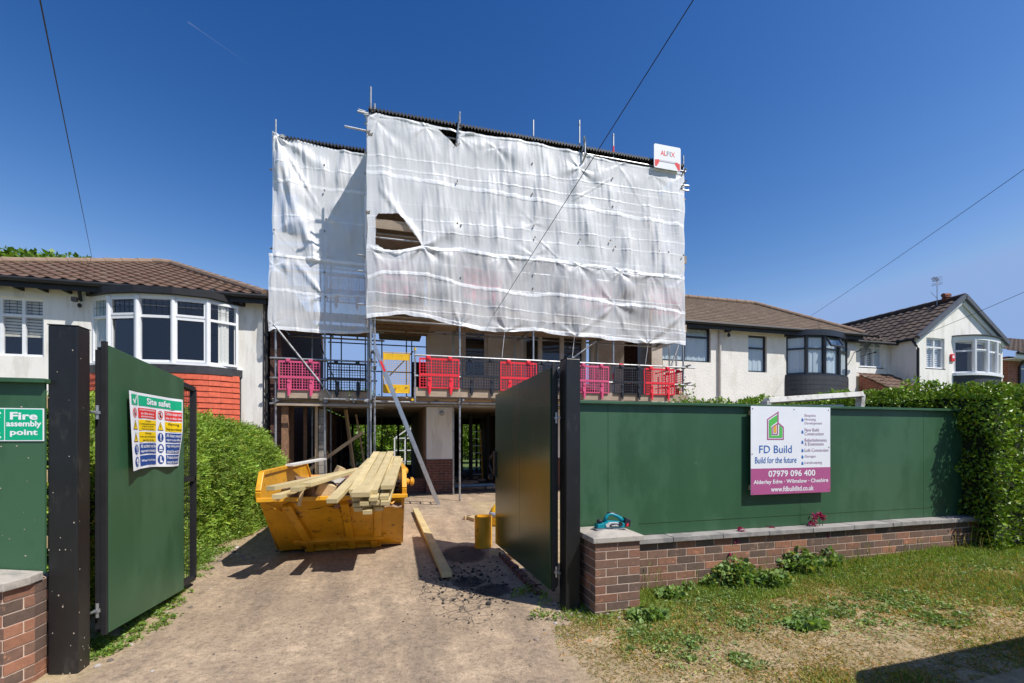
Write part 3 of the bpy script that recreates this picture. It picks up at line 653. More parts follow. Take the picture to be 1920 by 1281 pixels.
def window(parent, Mx, W, z0, z1, cols, transom, fm, curtain=None, lead=False, sill=None, opens=(), fw=.055, bar=.06, blind=None, name='window', dark=True):
    """window in a local frame (x 0..W); y=0 is its outer face"""
    mb = MB(); d = .07; n = cols
    mb.box(0, W, 0, d, z0, z0+fw, Mx); mb.box(0, W, 0, d, z1-fw, z1, Mx); mb.box(0, fw, 0, d, z0+fw, z1-fw, Mx); mb.box(W-fw, W, 0, d, z0+fw, z1-fw, Mx)
    zt = z0+(z1-z0)*transom if transom else None; cw = W/n
    for i in range(1, n): mb.box(cw*i-bar/2, cw*i+bar/2, .004, d-.004, z0+fw, z1-fw, Mx)
    if zt:
        for i in range(n): mb.box(fw if i == 0 else cw*i+bar/2, W-fw if i == n-1 else cw*(i+1)-bar/2, .008, d-.008, zt-.03, zt+.03, Mx)
    for (i, top) in opens:      # casement sashes stand proud
        a, b = cw*i+.03, cw*(i+1)-.03; c, e = ((zt+.015, z1-.03) if top else (z0+.03, (zt-.015) if zt else z1-.03)); s = .05
        mb.box(a, b, -.018, 0, c, c+s, Mx); mb.box(a, b, -.018, 0, e-s, e, Mx); mb.box(a, a+s, -.018, 0, c+s, e-s, Mx); mb.box(b-s, b, -.018, 0, c+s, e-s, Mx)
    if sill: mb.box(-.05, W+.05, -.05, d, z0-.035, z0-.001, Mx)
    f = obj(name, mb, fm, parent)
    mb = MB(); mb.poly([Mx @ Vector(p) for p in ((fw, .03, z0+fw), (W-fw, .03, z0+fw), (W-fw, .03, z1-fw), (fw, .03, z1-fw))]); obj('pane', mb, m_glass, f)
    if lead:
        mb = MB(); c = (zt or z0)+.03; nb = max(2, int(cw/.11))
        for i in range(n):
            for k in range(1, nb): x = cw*i+cw*k/nb; mb.box(x-.004, x+.004, .026, .029, c, z1-fw, Mx)
        mb.box(fw, W-fw, .0255, .0285, (c+z1)/2-.02, (c+z1)/2-.012, Mx); obj('leading', mb, s_black, f)
    if curtain:
        a0, a1, m_ = curtain; mb = MB(); nn = max(12, int((a1-a0)*W*45))
        def fn(u, v):
            x = W*(a0+(a1-a0)*u); return Mx @ Vector((x, .062+.013*math.sin(x*95+2*math.sin(x*9))*(1-.3*v)+.01*math.sin(x*31), z0+.02+(z1-z0-.04)*v))
        mb.grid(nn, 3, fn); obj('curtain', mb, m_, f, smooth=True)
    if blind:
        b0, m_ = blind; mb = MB(); z = z0+(z1-z0)*b0
        while z < z1-.03: mb.box(fw, W-fw, .11, .115, z, z+.05, Mx @ Matrix.Identity(4)); z += .07
        obj('blind', mb, m_, f)
    if dark:
        mb = MB(); mb.box(-.02, W+.02, .6, .62, z0-.1, z1+.1, Mx); mb.box(-.04, -.02, .08, .6, z0-.1, z1+.1, Mx); mb.box(W+.02, W+.04, .08, .6, z0-.1, z1+.1, Mx)
        mb.box(-.02, W+.02, .08, .6, z0-.12, z0-.1, Mx); mb.box(-.02, W+.02, .08, .6, z1+.1, z1+.12, Mx); obj('room', mb, m_dark, f)
    return f
def bay(parent, pts, z0, z1, transom, fm, cols=1, **kw):
    for i, (a, b) in enumerate(zip(pts[:-1], pts[1:])):
        dx, dy = b[0]-a[0], b[1]-a[1]; k = {q: (v[i] if isinstance(v, list) else v) for q, v in kw.items()}
        window(parent, fr((a[0], a[1], 0), math.atan2(dy, dx)), math.hypot(dx, dy), z0, z1, cols, transom, fm, dark=False, name='bay_window', **k)
def ext(mb, pts, z0, z1, off=0.0, back=None):
    """wall following the bay plan"""
    P = [Vector((p[0], p[1])) for p in pts]; c = Vector((sum(p.x for p in P)/len(P), max(p.y for p in P)+.8)); q = [p+(p-c).normalized()*off for p in P]
    q[0].y = q[-1].y = P[0].y; yb = back or max(p.y for p in P)+.03
    ring = q+[Vector((q[-1].x, yb)), Vector((q[0].x, yb))]; a = [mb.av((p.x, p.y, z0)) for p in ring]; b = [mb.av((p.x, p.y, z1)) for p in ring]; mb.af(a[::-1]); mb.af(b); n = len(ring)
    for i in range(n): j = (i+1) % n; mb.af((a[i], a[j], b[j], b[i]))
def smooth_plan(pts, sub=4):
    out = []
    n = len(pts)
    for i in range(n-1):
        p0, p1, p2, p3 = [Vector(pts[max(0, min(n-1, i+k))]) for k in (-1, 0, 1, 2)]
        for k in range(sub):
            t = k/sub; out.append(tuple(.5*((2*p1)+(-p0+p2)*t+(2*p0-5*p1+4*p2-p3)*t*t+(-p0+3*p1-3*p2+p3)*t**3)))
    out.append(tuple(pts[-1])); return out
HY0 = 13.0
# ---------------- left house
hl = thing('detached_house', 'white rendered house on the left with red tile-hung bay and brown pantiled hip roof', 'house', (-7, 16, 0), 'houses along the street')
wz = at(40, 558, HY0).z; wb = at(40, 668, HY0).z; wx0, wx1 = XA(-45, HY0), XA(82, HY0)
bx = [(XA(172, 13.0), 13.0), (XA(205, 12.66), 12.66), (XA(258, 12.42), 12.42), (XA(325, 12.36), 12.36), (XA(390, 12.46), 12.46), (XA(447, 12.82), 12.82)]
bz1 = at(290, 556, 12.4).z; bz0 = at(290, 679, 12.4).z
mb = MB(); wall_holes(mb, -11, -3.12, 0, 5.1, HY0, .3, [(wx0, wx1, wb, wz), (bx[0][0]+.15, bx[-1][0]-.15, bz0, bz1)])
mb.box(-3.42, -3.12, HY0+.302, 20, 0, 5.1); mb.box(-11, -10.7, HY0+.302, 20, 0, 5.1); mb.box(-11, -3.12, 20.002, 20.3, 0, 5.1)
obj('wall', mb, m_render, hl)
window(hl, fr((wx0, HY0+.06, 0), 0), wx1-wx0, wb, wz, 3, .70, m_white, lead=True, sill=True, curtain=None, blind=(.35, M('cream_blind', (.6, .57, .48), .8)))
fbay = smooth_plan(bx, 4)
bay(hl, bx, bz0, bz1, .70, m_white, lead=True, curtain=[(.05, .95, m_curtain), None, None, None, (.35, .7, M('cream_curtain', (.66, .65, .6), .9, 0, .1, 30, 0, 0, 0))],
    opens=[(), ((0, True), (0, False)), (), ((0, True), (0, False)), ()])
mb = MB()
for p in bx[1:-1]: mb.tube([(p[0], p[1], bz0), (p[0], p[1], bz1)], .055, 8)
ext(mb, bx, bz1+.001, bz1+.05, .01); ext(mb, bx, bz0-.05, bz0-.001, .07); obj('bay_posts_and_sill', mb, m_white, hl)
mb = MB(); ext(mb, bx, bz1+.052, bz1+.21, .13); obj('bay_fascia', mb, m_blackmatt, hl)
mb = MB(); fo = smooth_plan(bx, 3); ext(mb, fo, bz0-.24, bz0-.052, .05); obj('lead_apron', mb, m_slate, hl)
mb = MB(); z = bz0-.24; k = 0
while z > 2.0:
    mb.m = 0; zb_ = z-.135
    P = [Vector(p) for p in smooth_plan(bx, 3)]; c = Vector((sum(p.x for p in P)/len(P), 13.8))
    for i, (a, b) in enumerate(zip(P[:-1], P[1:])):
        L_ = (b-a).length; nt_ = max(1, round(L_/.17))
        for q in range(nt_):
            e = .006; pa, pb = a.lerp(b, q/nt_+e), a.lerp(b, (q+1)/nt_-e); da = (pa-c).normalized(); db = (pb-c).normalized(); l0, l1 = .055, .03
            jj = random.uniform(-.004, .004)
            mb.poly([(*(pa+da*(l0+jj)), zb_), (*(pb+db*(l0+jj)), zb_), (*(pb+db*l1), z+.01), (*(pa+da*l1), z+.01)]); mb.poly([(*(pa+da*(l0+jj)), zb_), (*(pb+db*(l0+jj)), zb_), (*(pb+db*.02), zb_), (*(pa+da*.02), zb_)])
    z = zb_; k += 1
obj('hung_tiles', mb, m_redtile, hl)
mb = MB(); ext(mb, bx, z, bz0-.06, .015, 13.0); obj('bay_base', mb, m_slate, hl)
mb = MB(); ext(mb, bx, bz1, bz1+.002, -.1, 13.2); ext(mb, bx, bz0+.001, bz0+.004, -.1, 14.4); mb.box(bx[0][0]-.1, bx[-1][0]+.1, 14.4, 14.42, bz0-.1, bz1+.1); mb.box(bx[0][0]-.1, bx[-1][0]+.1, 13.3, 14.4, bz1+.05, bz1+.07)
mb.box(bx[0][0]-.12, bx[0][0]-.1, 13.3, 14.4, bz0, bz1); mb.box(bx[-1][0]+.1, bx[-1][0]+.12, 13.3, 14.4, bz0, bz1); obj('bay_room', mb, m_dark, hl)
E = 5.16; e0, e1, yf, yb_ = -11.1, -2.98, 12.68, 21.0; ap0, ap1, rz, ry = -7.15, -6.65, 7.06, 16.8
roof = MB(); roof_plane(roof, (e0, yf, E), (e1, yf, E), (ap1, ry, rz), (ap0, ry, rz)); roof_plane(roof, (e1, yf, E), (e1, yb_, E), (ap1, ry, rz), (ap1, ry, rz)); roof_plane(roof, (e0, yb_, E), (e0, yf, E), (ap0, ry, rz), (ap0, ry, rz)); roof_plane(roof, (e1, yb_, E), (e0, yb_, E), (ap0, ry, rz), (ap1, ry, rz))
ro = obj('roof', roof, m_tile_l, hl)
mb = MB(); ridge(mb, (ap0, ry, rz+.07), (ap1, ry, rz+.07), .11); ridge(mb, (e1, yf, E+.06), (ap1, ry, rz+.07), .10); ridge(mb, (e0, yf, E+.06), (ap0, ry, rz+.07), .10); obj('ridge_tiles', mb, m_ridge, ro)
mb = MB(); mb.tube([(e0-.05, yf-.05, E-.03), (e1+.05, yf-.05, E-.03)], .055, 8); mb.box(e0, e1, yf+.02, yf+.04, E-.2, E-.0); mb.box(e0, e1, yf+.042, HY0, E-.11, E-.09)
x = e0+.3
while x < -3.2: mb.box(x, x+.05, yf+.045, HY0-.002, E-.21, E-.115); x += .45
mb.tube([(XA(150, 12.8), 12.75, E-.03), (XA(153, 12.9), 12.85, E-.3), (XA(150, 12.9), 12.93, E-.36)], .035, 8); obj('gutter', mb, m_blackmatt, hl)
mb = MB(); mb.tube([(-3.06, 12.72, E-.05), (-3.02, 12.93, E-.35), (-3.02, 12.93, 0)], .036, 8)
for zz in (1, 2.6, 4.2): mb.box(-3.07, -2.97, 12.91, 13.0, zz, zz+.06)
obj('downpipe', mb, m_blackmatt, hl)
sl = thing('security_light', 'small black floodlight under the eave of the left white house', 'light', (XA(143, 12.9), 12.85, 4.6))
p = at(143, 562, 12.82); mb = MB(); mb.box(p.x-.05, p.x+.05, 12.72, 12.8, p.z-.06, p.z+.04); mb.tube([(p.x, 12.8, p.z), (p.x, 12.998, p.z+.06)], .015, 6); mb.lathe((p.x+.02, 12.9, p.z-.16), [(.02, 0), (.04, .03), (.04, .08), (.01, .1)], 10)
sl.location = (p.x, 12.9, p.z); obj('lamp_head', mb, m_blackmatt, sl)
# ---------------- right white house (anthracite windows)
hr = thing('semi_detached_house', 'white rough-rendered house with anthracite windows and curved dark bay right of the scaffold', 'house', (12.4, 15, 0), 'houses along the street')
def rw(px0, px1, y0, y1, pxm, Y=HY0): return XA(px0, Y), XA(px1, Y), at(pxm, y1, Y).z, at(pxm, y0, Y).z
A0, A1, Az0, Az1 = rw(1237, 1333, 614, 679, 1310); B0, B1, Bz0, Bz1 = rw(1403, 1438, 629, 698, 1420)
brx = [(XA(1474, 13.0), 13.0), (XA(1512, 12.62), 12.62), (XA(1546, 12.5), 12.5), (XA(1573, 12.62), 12.62), (XA(1589, 12.95), 12.95)]
Rz1 = at(1512, 629, 12.6).z; Rz0 = at(1512, 701, 12.6).z; XR = XA(1605, HY0)
mb = MB(); wall_holes(mb, 8.62, XR, 0, 5.35, HY0, .3, [(A0, A1, Az0, Az1), (B0, B1, Bz0, Bz1), (brx[0][0]+.1, brx[-1][0]-.1, Rz0, Rz1)])
mb.box(8.62, 8.92, HY0+.302, 18, 0, 5.35); mb.box(XR-.3, XR, HY0+.302, 18, 0, 5.35); obj('wall', mb, m_render2, hr)
window(hr, fr((A0, HY0+.07, 0), 0), A1-A0, Az0, Az1, 2, .73, m_grey_up, curtain=(.02, .98, m_curtain), sill=True)
window(hr, fr((B0, HY0+.07, 0), 0), B1-B0, Bz0, Bz1, 1, .66, m_grey_up, curtain=(.02, .98, m_curtain), sill=True)
bay(hr, brx, Rz0, Rz1, .67, m_grey_up, curtain=[(.02, .98, m_curtain)]*4)
mb = MB()
for p in brx[1:-1]: mb.tube([(p[0], p[1], Rz0), (p[0], p[1], Rz1)], .06, 8)
fo = smooth_plan(brx, 5); ext(mb, fo, Rz1+.001, Rz1+.2, .1); ext(mb, fo, Rz0-.06, Rz0-.001, .06)
obj('bay_frame_band', mb, m_grey_up, hr); mb = MB(); z = Rz0-.06
mb.m = 0
while z > 2.2: ext(mb, fo, z-.155, z-.002, .07); ext(mb, fo, z-.158, z-.156, .03); z -= .16
obj('hung_tiles', mb, m_slate, hr)
# opened top light
ang = math.atan2(brx[3][1]-brx[2][1], brx[3][0]-brx[2][0]); Mx = fr((brx[2][0], brx[2][1], 0), ang) @ Matrix.Translation((0, -.02, Rz1-.02)) @ Matrix.Rotation(math.radians(-28), 4, 'X')
W_ = math.hypot(brx[3][0]-brx[2][0], brx[3][1]-brx[2][1]); mb = MB(); H_ = (Rz1-Rz0)*.3
mb.box(.03, W_-.03, -.02, .03, -H_, -H_+.05, Mx); mb.box(.03, W_-.03, -.02, .03, -.05, 0, Mx); mb.box(.03, .08, -.02, .03, -H_+.05, -.05, Mx); mb.box(W_-.08, W_-.03, -.02, .03, -H_+.05, -.05, Mx)
o = obj('open_top_light', mb, m_grey_up, hr); mb = MB(); mb.poly([Mx @ Vector(q) for q in ((.08, 0, -H_+.05), (W_-.08, 0, -H_+.05), (W_-.08, 0, -.05), (.08, 0, -.05))]); obj('pane', mb, m_glass, o)
mb = MB(); mb.box(brx[0][0]-.1, brx[-1][0]+.1, 14.3, 14.32, Rz0, Rz1); obj('bay_room', mb, m_dark, hr)
E = 5.36; e0, e1, yf = 8.5, 16.78, 12.68; ryr, rzr = 15.2, 6.97; rxe = e1-(ryr-yf)
roof = MB(); roof_plane(roof, (e0, yf, E), (e1, yf, E), (rxe, ryr, rzr), (e0, ryr, rzr), .17, .19, .006, .016, 4); roof_plane(roof, (e1, yf, E), (e1, 17.7, E), (rxe, ryr, rzr), (rxe, ryr, rzr), .17, .19, .006, .016, 4)
roof_plane(roof, (e1, 17.7, E), (e0, 17.7, E), (e0, ryr, rzr), (rxe, ryr, rzr), .17, .19, .006, .016, 4); ro = obj('roof', roof, m_tile_r, hr)
mb = MB(); ridge(mb, (e0, ryr, rzr+.05), (rxe, ryr, rzr+.05), .09); ridge(mb, (e1, yf, E+.04), (rxe, ryr, rzr+.05), .09); obj('ridge_tiles', mb, m_ridge, ro)
mb = MB(); mb.tube([(e0, yf-.05, E-.03), (e1+.05, yf-.05, E-.03)], .055, 8); mb.box(e0, e1, yf+.02, yf+.04, E-.2, E); mb.box(e0, e1, yf+.042, HY0, E-.1, E-.08); obj('gutter', mb, m_blackmatt, hr)
xd = XA(1350, 12.94); mb = MB(); mb.tube([(xd, 12.94, E-.2), (xd, 12.94, 0)], .04, 8); obj('downpipe', mb, M('cream_pipe', (.5, .47, .42), .5), hr)
p = at(1369, 622, 12.8); mb = MB(); mb.box(p.x-.06, p.x+.06, 12.8, 12.995, p.z+.02, p.z+.12); mb.lathe((p.x, 12.86, p.z-.16), [(.03, 0), (.055, .03), (.04, .1), (.02, .14)], 10); mb.tube([(p.x, 12.86, p.z+.05), (p.x, 12.86, p.z-.05)], .012, 6)
sl = thing('security_light', 'black security lamp high on the white wall between the anthracite windows', 'light', (p.x, 12.9, p.z)); obj('lamp_head', mb, m_blackmatt, sl)
# dish
p = at(1620, 655, 12.55); dsh = thing('satellite_dish', 'dark satellite dish on the corner of the anthracite-windowed house', 'dish', (p.x, 12.75, p.z-.3))
mb = MB(); Mx = Matrix.Translation(p) @ Matrix.Rotation(math.radians(20), 4, 'Z') @ Matrix.Rotation(math.radians(20), 4, 'X'); nr = 6
for k in range(nr+1):
    pass
def dish(u, v):
    r = .29*u; a = 2*PI*v; return Mx @ Vector((r*math.cos(a), .35*(r*r)-.0, r*1.05*math.sin(a)))
mb.grid(6, 28, lambda u, v: Mx @ Vector((.29*u*math.cos(2*PI*v), -.35*((.29*u)**2)*2+.03, .30*u*math.sin(2*PI*v)))); obj('reflector', mb, M('dish_grey', (.06, .065, .07), .5), dsh, smooth=True)
mb = MB(); mb.tube([Mx @ Vector((0, .02, -.28)), Mx @ Vector((0, -.34, -.05))], .012, 6); mb.lathe(Mx @ Vector((0, -.37, -.04)), [(.03, -.03), (.035, 0), (.02, .06)], 10, 'y')
mb.tube([Mx @ Vector((0, .05, 0)), (XR-.1, 12.85, p.z-.02), (XR-.08, 13.0, p.z-.02)], .018, 6); obj('arm', mb, m_blackmatt, dsh)
# ---------------- gable house
hg = thing('gabled_house', 'white gable-fronted house with bow window and grey verge at the right', 'house', (20.5, 15, 0), 'houses along the street')
GY = 12.3; gx0, gx1 = XA(1718, GY), XA(1880, GY); gez = 5.32; apx, apz = (gx0+gx1)/2, at(1803, 560, GY).z; RY = 13.2
g1 = (XA(1737, GY), XA(1771, GY), at(1754, 691, GY).z, at(1754, 634, GY).z)
gb = [(XA(1788, 12.3), 12.3), (XA(1827, 11.98), 11.98), (XA(1851, 11.96), 11.96), (XA(1868, 12.1), 12.1), (XA(1877, 12.3), 12.3)]
gbz1 = at(1828, 638, 12).z; gbz0 = at(1828, 699, 12).z
mb = MB(); wall_holes(mb, gx0, gx1, 0, gez, GY, .25, [g1, (gb[0][0]+.08, gb[-1][0]-.08, gbz0, gbz1)])
mb.slab([(gx0, GY+.125, gez), (gx1, GY+.125, gez), (apx, GY+.125, apz-.02)], .25)
mb.box(gx0, gx0+.25, GY+.252, 18, 0, gez); mb.box(gx1-.25, gx1, GY+.252, 18, 0, gez)
r1 = (XA(1612, RY), XA(1655, RY), at(1635, 689, RY).z, at(1635, 633, RY).z); wall_holes(mb, 16.9, gx0-.002, 0, 5.2, RY, .25, [r1]); obj('wall', mb, m_render, hg)
window(hg, fr((g1[0], GY+.05, 0), 0), g1[1]-g1[0], g1[2], g1[3], 2, .7, m_white, lead=False, sill=True, blind=(.02, m_white))
window(hg, fr((r1[0], RY+.05, 0), 0), r1[1]-r1[0], r1[2], r1[3], 3, .68, m_white, sill=True, blind=(.02, m_white), curtain=(.6, .95, m_curtain))
bay(hg, gb, gbz0, gbz1, .68, m_white, curtain=[None, (.0, .4, m_white), None, None], opens=[(), ((0, True),), (), ()])
mb = MB()
for p in gb[1:-1]: mb.tube([(p[0], p[1], gbz0), (p[0], p[1], gbz1)], .07, 8)
fo = smooth_plan(gb, 5); ext(mb, fo, gbz1+.001, gbz1+.16, .05); ext(mb, fo, gbz0-.1, gbz0-.001, .1); obj('bay_posts', mb, m_white, hg)
mb = MB(); ext(mb, fo, gbz1+.162, gbz1+.19, .12); ext(mb, fo, gbz0-.7, gbz0-.102, .03); ext(mb, fo, 1.5, gbz0-.702, .03); split('bay_flat_roof_and_base', mb, m_slate, hg)
mb = MB(); mb.box(gb[0][0]-.1, gb[-1][0]+.1, 13.3, 13.32, gbz0, gbz1); obj('bay_room', mb, m_dark, hg)
roof = MB(); ov = .12; sl_ = (apz-gez)/((gx1-gx0)/2)
roof_plane(roof, (gx0-ov, 19.5, gez-ov*sl_), (gx0-ov, GY-.12, gez-ov*sl_), (apx, GY-.12, apz), (apx, 19.5, apz), .3, .33); roof_plane(roof, (gx1+ov, GY-.12, gez-ov*sl_), (gx1+ov, 19.5, gez-ov*sl_), (apx, 19.5, apz), (apx, GY-.12, apz), .3, .33)
roof_plane(roof, (16.0, 12.9, 5.2), (gx0-.1, 12.9, 5.2), (gx0-.1, 16.3, 6.85), (16.0, 16.3, 6.85), .3, .33); ro = obj('roof', roof, m_tile_g, hg)
mb = MB(); ridge(mb, (apx, GY-.14, apz+.06), (apx, 19.5, apz+.06), .1); obj('ridge_tiles', mb, m_tile_g, ro)
mb = MB()
for sx in (-1, 1):
    ex = apx+sx*((gx1-gx0)/2+ov); a, b = Vector((ex, GY-.135, gez-ov*sl_+.02)), Vector((apx, GY-.135, apz+.06)); mb.beam(a, b, .10, .15, (0, 0, 1))
obj('verge', mb, M('grey_verge', (.09, .10, .12), .6), hg)
mb = MB()
for sx in (-1, 1):
    ex = apx+sx*((gx1-gx0)/2+.02); a, b = Vector((ex, GY-.05, gez-.12)), Vector((apx, GY-.05, apz-.12)); mb.beam(a, b, .06, .13, (0, 0, 1))
obj('barge_board', mb, m_white, hg)
mb = MB(); mb.tube([(gx0-.14, GY, gez-.1), (gx0-.14, 18, gez-.1)], .055, 8); mb.tube([(gx0-.14, GY+.05, gez-.12), (gx0-.12, GY-.08, gez-.35), (gx0+.02, GY-.05, gez-.45), (gx0+.03, GY-.05, 0)], .04, 8); mb.tube([(16.0, 12.88, 5.15), (gx0-.1, 12.88, 5.15)], .055, 8); obj('gutter_and_downpipe', mb, m_blackmatt, hg)
# lean-to porch roof
mb = MB(); pz0 = at(1640, 728, 11.9).z; pz1 = at(1660, 703, 13.15).z; roof_plane(mb, (17.0, 11.9, pz0), (gx0-.05, 11.9, pz0), (gx0-.05, 13.15, pz1), (17.0, 13.15, pz1)); obj('porch_roof', mb, m_tile_l, hg)
mb = MB(); mb.box(17.05, 17.25, 12.0, 13.1, 0, pz0-.02); mb.slab([(17.15, 12.0, pz0-.02), (17.15, 13.1, pz0-.02), (17.15, 13.1, pz1-.05)], .1); obj('porch_wall', mb, m_brickred, hg)
CY = 12.75; ch = thing('chimney_pot', 'brown clay chimney cowl on the gabled house ridge', 'chimney pot', (apx, CY, apz+.05))
mb = MB(); mb.lathe((apx-.05, CY, apz+.02), [(.11, 0), (.11, .04), (.14, .06), (.11, .09), (.11, .12), (.14, .14), (.11, .17), (.11, .22)], 16); mb.tube([(apx-.22, CY, apz+.24), (apx+.12, CY, apz+.27)], .08, 10); obj('pot', mb, M('clay', (.2, .075, .05), .9), ch)
ae = thing('tv_aerial', 'thin rooftop television aerial beside the chimney cowl', 'aerial', (apx-.30, 12.9, apz-.1))
mb = MB(); ax_, ay = apx-.30, 12.9; mb.tube([(ax_, ay, apz-.12), (ax_, ay, apz+.92)], .013, 6); ob_ = Vector((ax_, ay, apz+.82)); dr = Vector((-.9, -.35, .12)).normalized()
mb.tube([ob_-dr*.08, ob_+dr*.55], .009, 6); sd_ = dr.cross(Vector((0, 0, 1))).normalized()
for k in range(8): q = ob_+dr*(.06+.06*k); mb.tube([q-sd_*.10, q+sd_*.10], .005, 4)
for s_ in (-1, 1):
    for k in range(4): q = ob_+dr*(-.02+.02*k)+Vector((0, 0, s_*(.04+.04*k))); mb.tube([q-sd_*.16, q+sd_*.16], .005, 4)
    mb.tube([ob_, ob_+dr*.05+Vector((0, 0, s_*.17))], .006, 4)
mb.tube([(ax_, ay, apz+.15), (ax_-.5, ay-.1, apz+.33)], .008, 5); obj('aerial_rods', mb, m_steel, ae)
p = at(1786, 671, GY-.03); ab = thing('alarm_box', 'small red and white alarm box beside the bow window', 'alarm', (p.x, GY-.03, p.z-.1)); mb = MB(); mb.box(p.x-.1, p.x+.1, GY-.06, GY-.001, p.z-.14, p.z+.14); obj('case', mb, s_red, ab, bevel=.02)
mb = MB(); mb.box(p.x-.05, p.x+.05, GY-.064, GY-.061, p.z-.02, p.z+.08); obj('label_plate', mb, s_white, ab)
# ---------------- far brick house
hb = thing('brick_house', 'red brick house with dark roof at the right edge of the view', 'house', (27, 15, 0), 'houses along the street')
bx0 = gx1+.9; mb = MB(); wall_holes(mb, bx0, bx0+8, 0, 4.9, 12.6, .25, [(XA(1912, 12.6), XA(1990, 12.6), 3.6, 4.8)]); mb.box(bx0, bx0+.25, 12.852, 19, 0, 4.9); obj('wall', mb, m_brickred, hb)
window(hb, fr((XA(1912, 12.6), 12.65, 0), 0), XA(1990, 12.6)-XA(1912, 12.6), 3.6, 4.8, 3, .7, m_white, sill=True)
roof = MB(); rr = at(1895, 613, 15.5); roof_plane(roof, (bx0-.5, 12.1, 4.95), (bx0+8.3, 12.1, 4.95), (bx0+8.3, 16, 6.7), (bx0-.5, 16, 6.7)); obj('roof', roof, m_tile_g, hb)
mb = MB(); mb.box(bx0-.5, bx0+8.3, 12.1, 12.13, 4.75, 4.95); mb.box(bx0-.5, bx0+8.3, 12.132, 12.6, 4.72, 4.75); obj('soffit', mb, m_white, hb)
mb = MB(); mb.tube([(bx0-.5, 12.05, 4.93), (bx0+8, 12.05, 4.93)], .055, 8); mb.tube([(bx0+.3, 12.2, 4.9), (bx0+.6, 12.55, 4.5), (bx0+.6, 12.55, 0)], .04, 8); obj('gutter', mb, m_blackmatt, hb)
# ================================================================ HOUSE UNDER CONSTRUCTION
hc = thing('house_under_renovation', 'half-built house behind the sheeted scaffold with open ground floor', 'house', (4, 16, 0), 'houses along the street')
P0, P1 = XA(800, 13.0), XA(851, 13.0); Z1 = 2.45; SZ = at(830, 861, 13).z
cx0, cx1 = P0, 8.6
Wd = (XA(868, 13), XA(915, 13), 3.3, at(890, 622, 13).z+.25); By0 = XA(978, 13); By1 = XA(1122, 13); Op = (XA(1170, 13), XA(1222, 13), 2.62, 4.75)
mb = MB(); wall_holes(mb, cx0, cx1, Z1+.17, 5.0, 13.0, .3, [Wd, (By0+.15, By1-.15, 3.15, 4.9), Op]); obj('first_floor_wall', mb, m_pinkrender, hc)
mb = MB(); mb.box(P0, P1, 13.0, 13.35, SZ, Z1); mb.box(P1+2.3, cx1, 13.0, 13.35, SZ, Z1-.002); split('rendered_pier', mb, m_render, hc)
mb = MB(); mb.box(P0-.01, P1+.01, 12.985, 13.36, -.05, SZ-.001); mb.box(P1+2.29, cx1, 12.985, 13.36, -.05, SZ-.001); mb.box(P0-1.05, P0-.02, 13.3, 13.6, -.05, .42); split('brick_plinth', mb, m_brickwall, hc)
mb = MB(); mb.box(-2.9, cx1, 12.96, 13.2, Z1+.003, Z1+.165); mb.box(-2.9, -.001, 13.202, 13.4, Z1+.01, Z1+.165); obj('lintel', mb, m_block, hc)
mb = MB()
for k in range(9): mb.box(P0+k*.8+.02, P0+(k+1)*.8-.0, 13.21, 21, Z1+.02, Z1+.05)
mb.box(-1.75, P0, 13.42, 21, Z1+.02, Z1+.05)
obj('chipboard_soffit', mb, M('chipboard', (.36, .28, .2), .85, 0, .2, 9), hc)
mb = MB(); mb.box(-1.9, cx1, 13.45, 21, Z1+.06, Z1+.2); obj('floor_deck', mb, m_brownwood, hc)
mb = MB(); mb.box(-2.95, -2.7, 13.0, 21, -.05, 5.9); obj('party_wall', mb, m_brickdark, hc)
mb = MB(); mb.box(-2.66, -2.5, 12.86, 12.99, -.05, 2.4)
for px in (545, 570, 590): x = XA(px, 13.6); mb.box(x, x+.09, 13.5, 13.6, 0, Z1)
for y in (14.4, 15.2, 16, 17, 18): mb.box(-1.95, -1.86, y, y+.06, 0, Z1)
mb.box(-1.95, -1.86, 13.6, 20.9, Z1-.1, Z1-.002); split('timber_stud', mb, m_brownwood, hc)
bpx = (XA(597, 13), XA(611, 13)); mb = MB()
z = 0
while z < Z1-.1: mb.box(bpx[0]+random.uniform(0, .008), bpx[1], 13.0, 13.22, z, z+.205); z += .215
obj('block_pier', mb, m_block, hc)
mb = MB(); mb.box(bpx[0]-.07, bpx[0]-.01, 12.94, 13.02, 0, Z1); mb.beam((bpx[0]-.9, 13.1, .25), (bpx[0]+1.1, 13.6, 1.75), .05, .09); mb.beam((bpx[0]-1.2, 13.15, .5), (bpx[0]+.2, 13.3, 1.2), .05, .09)
mb.beam((XA(668, 14), 14.2, 0), (XA(648, 14), 14, 2.4), .12, .05); mb.beam((XA(690, 14), 14.6, 0), (XA(665, 14), 14.6, 2.3), .1, .05); split('timber_prop', mb, m_timber2, hc)
# back wall with openings to the garden
o1 = (XA(655, 21), XA(783, 21), .35, 2.15); o2 = (XA(868, 21), XA(905, 21), .05, 2.2); o3 = (XA(905, 21)+1.2, XA(905, 21)+3.4, .9, 2.1)
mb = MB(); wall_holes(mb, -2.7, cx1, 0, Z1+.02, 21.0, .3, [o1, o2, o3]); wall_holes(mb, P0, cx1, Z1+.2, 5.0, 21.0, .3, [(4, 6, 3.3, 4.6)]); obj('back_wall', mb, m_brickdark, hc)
mb = MB()
for x in (o1[0]+.1, o1[0]+.9, o1[1]-.9, o1[1]-.12, (o2[0]+o2[1])/2+.1): mb.box(x, x+.09, 20.8, 20.9, 0, Z1)
mb.box(o1[0]-.2, o1[1]+.2, 20.78, 20.88, 2.16, 2.3); mb.box(P0, P0+.15, 15, 15.15, 0, Z1); mb.box(XA(880, 16), XA(880, 16)+.12, 16, 16.12, 0, Z1); mb.box(XA(912, 16), XA(912, 16)+.12, 16, 16.12, 0, Z1); split('steel_post', mb, m_blackmatt, hc)
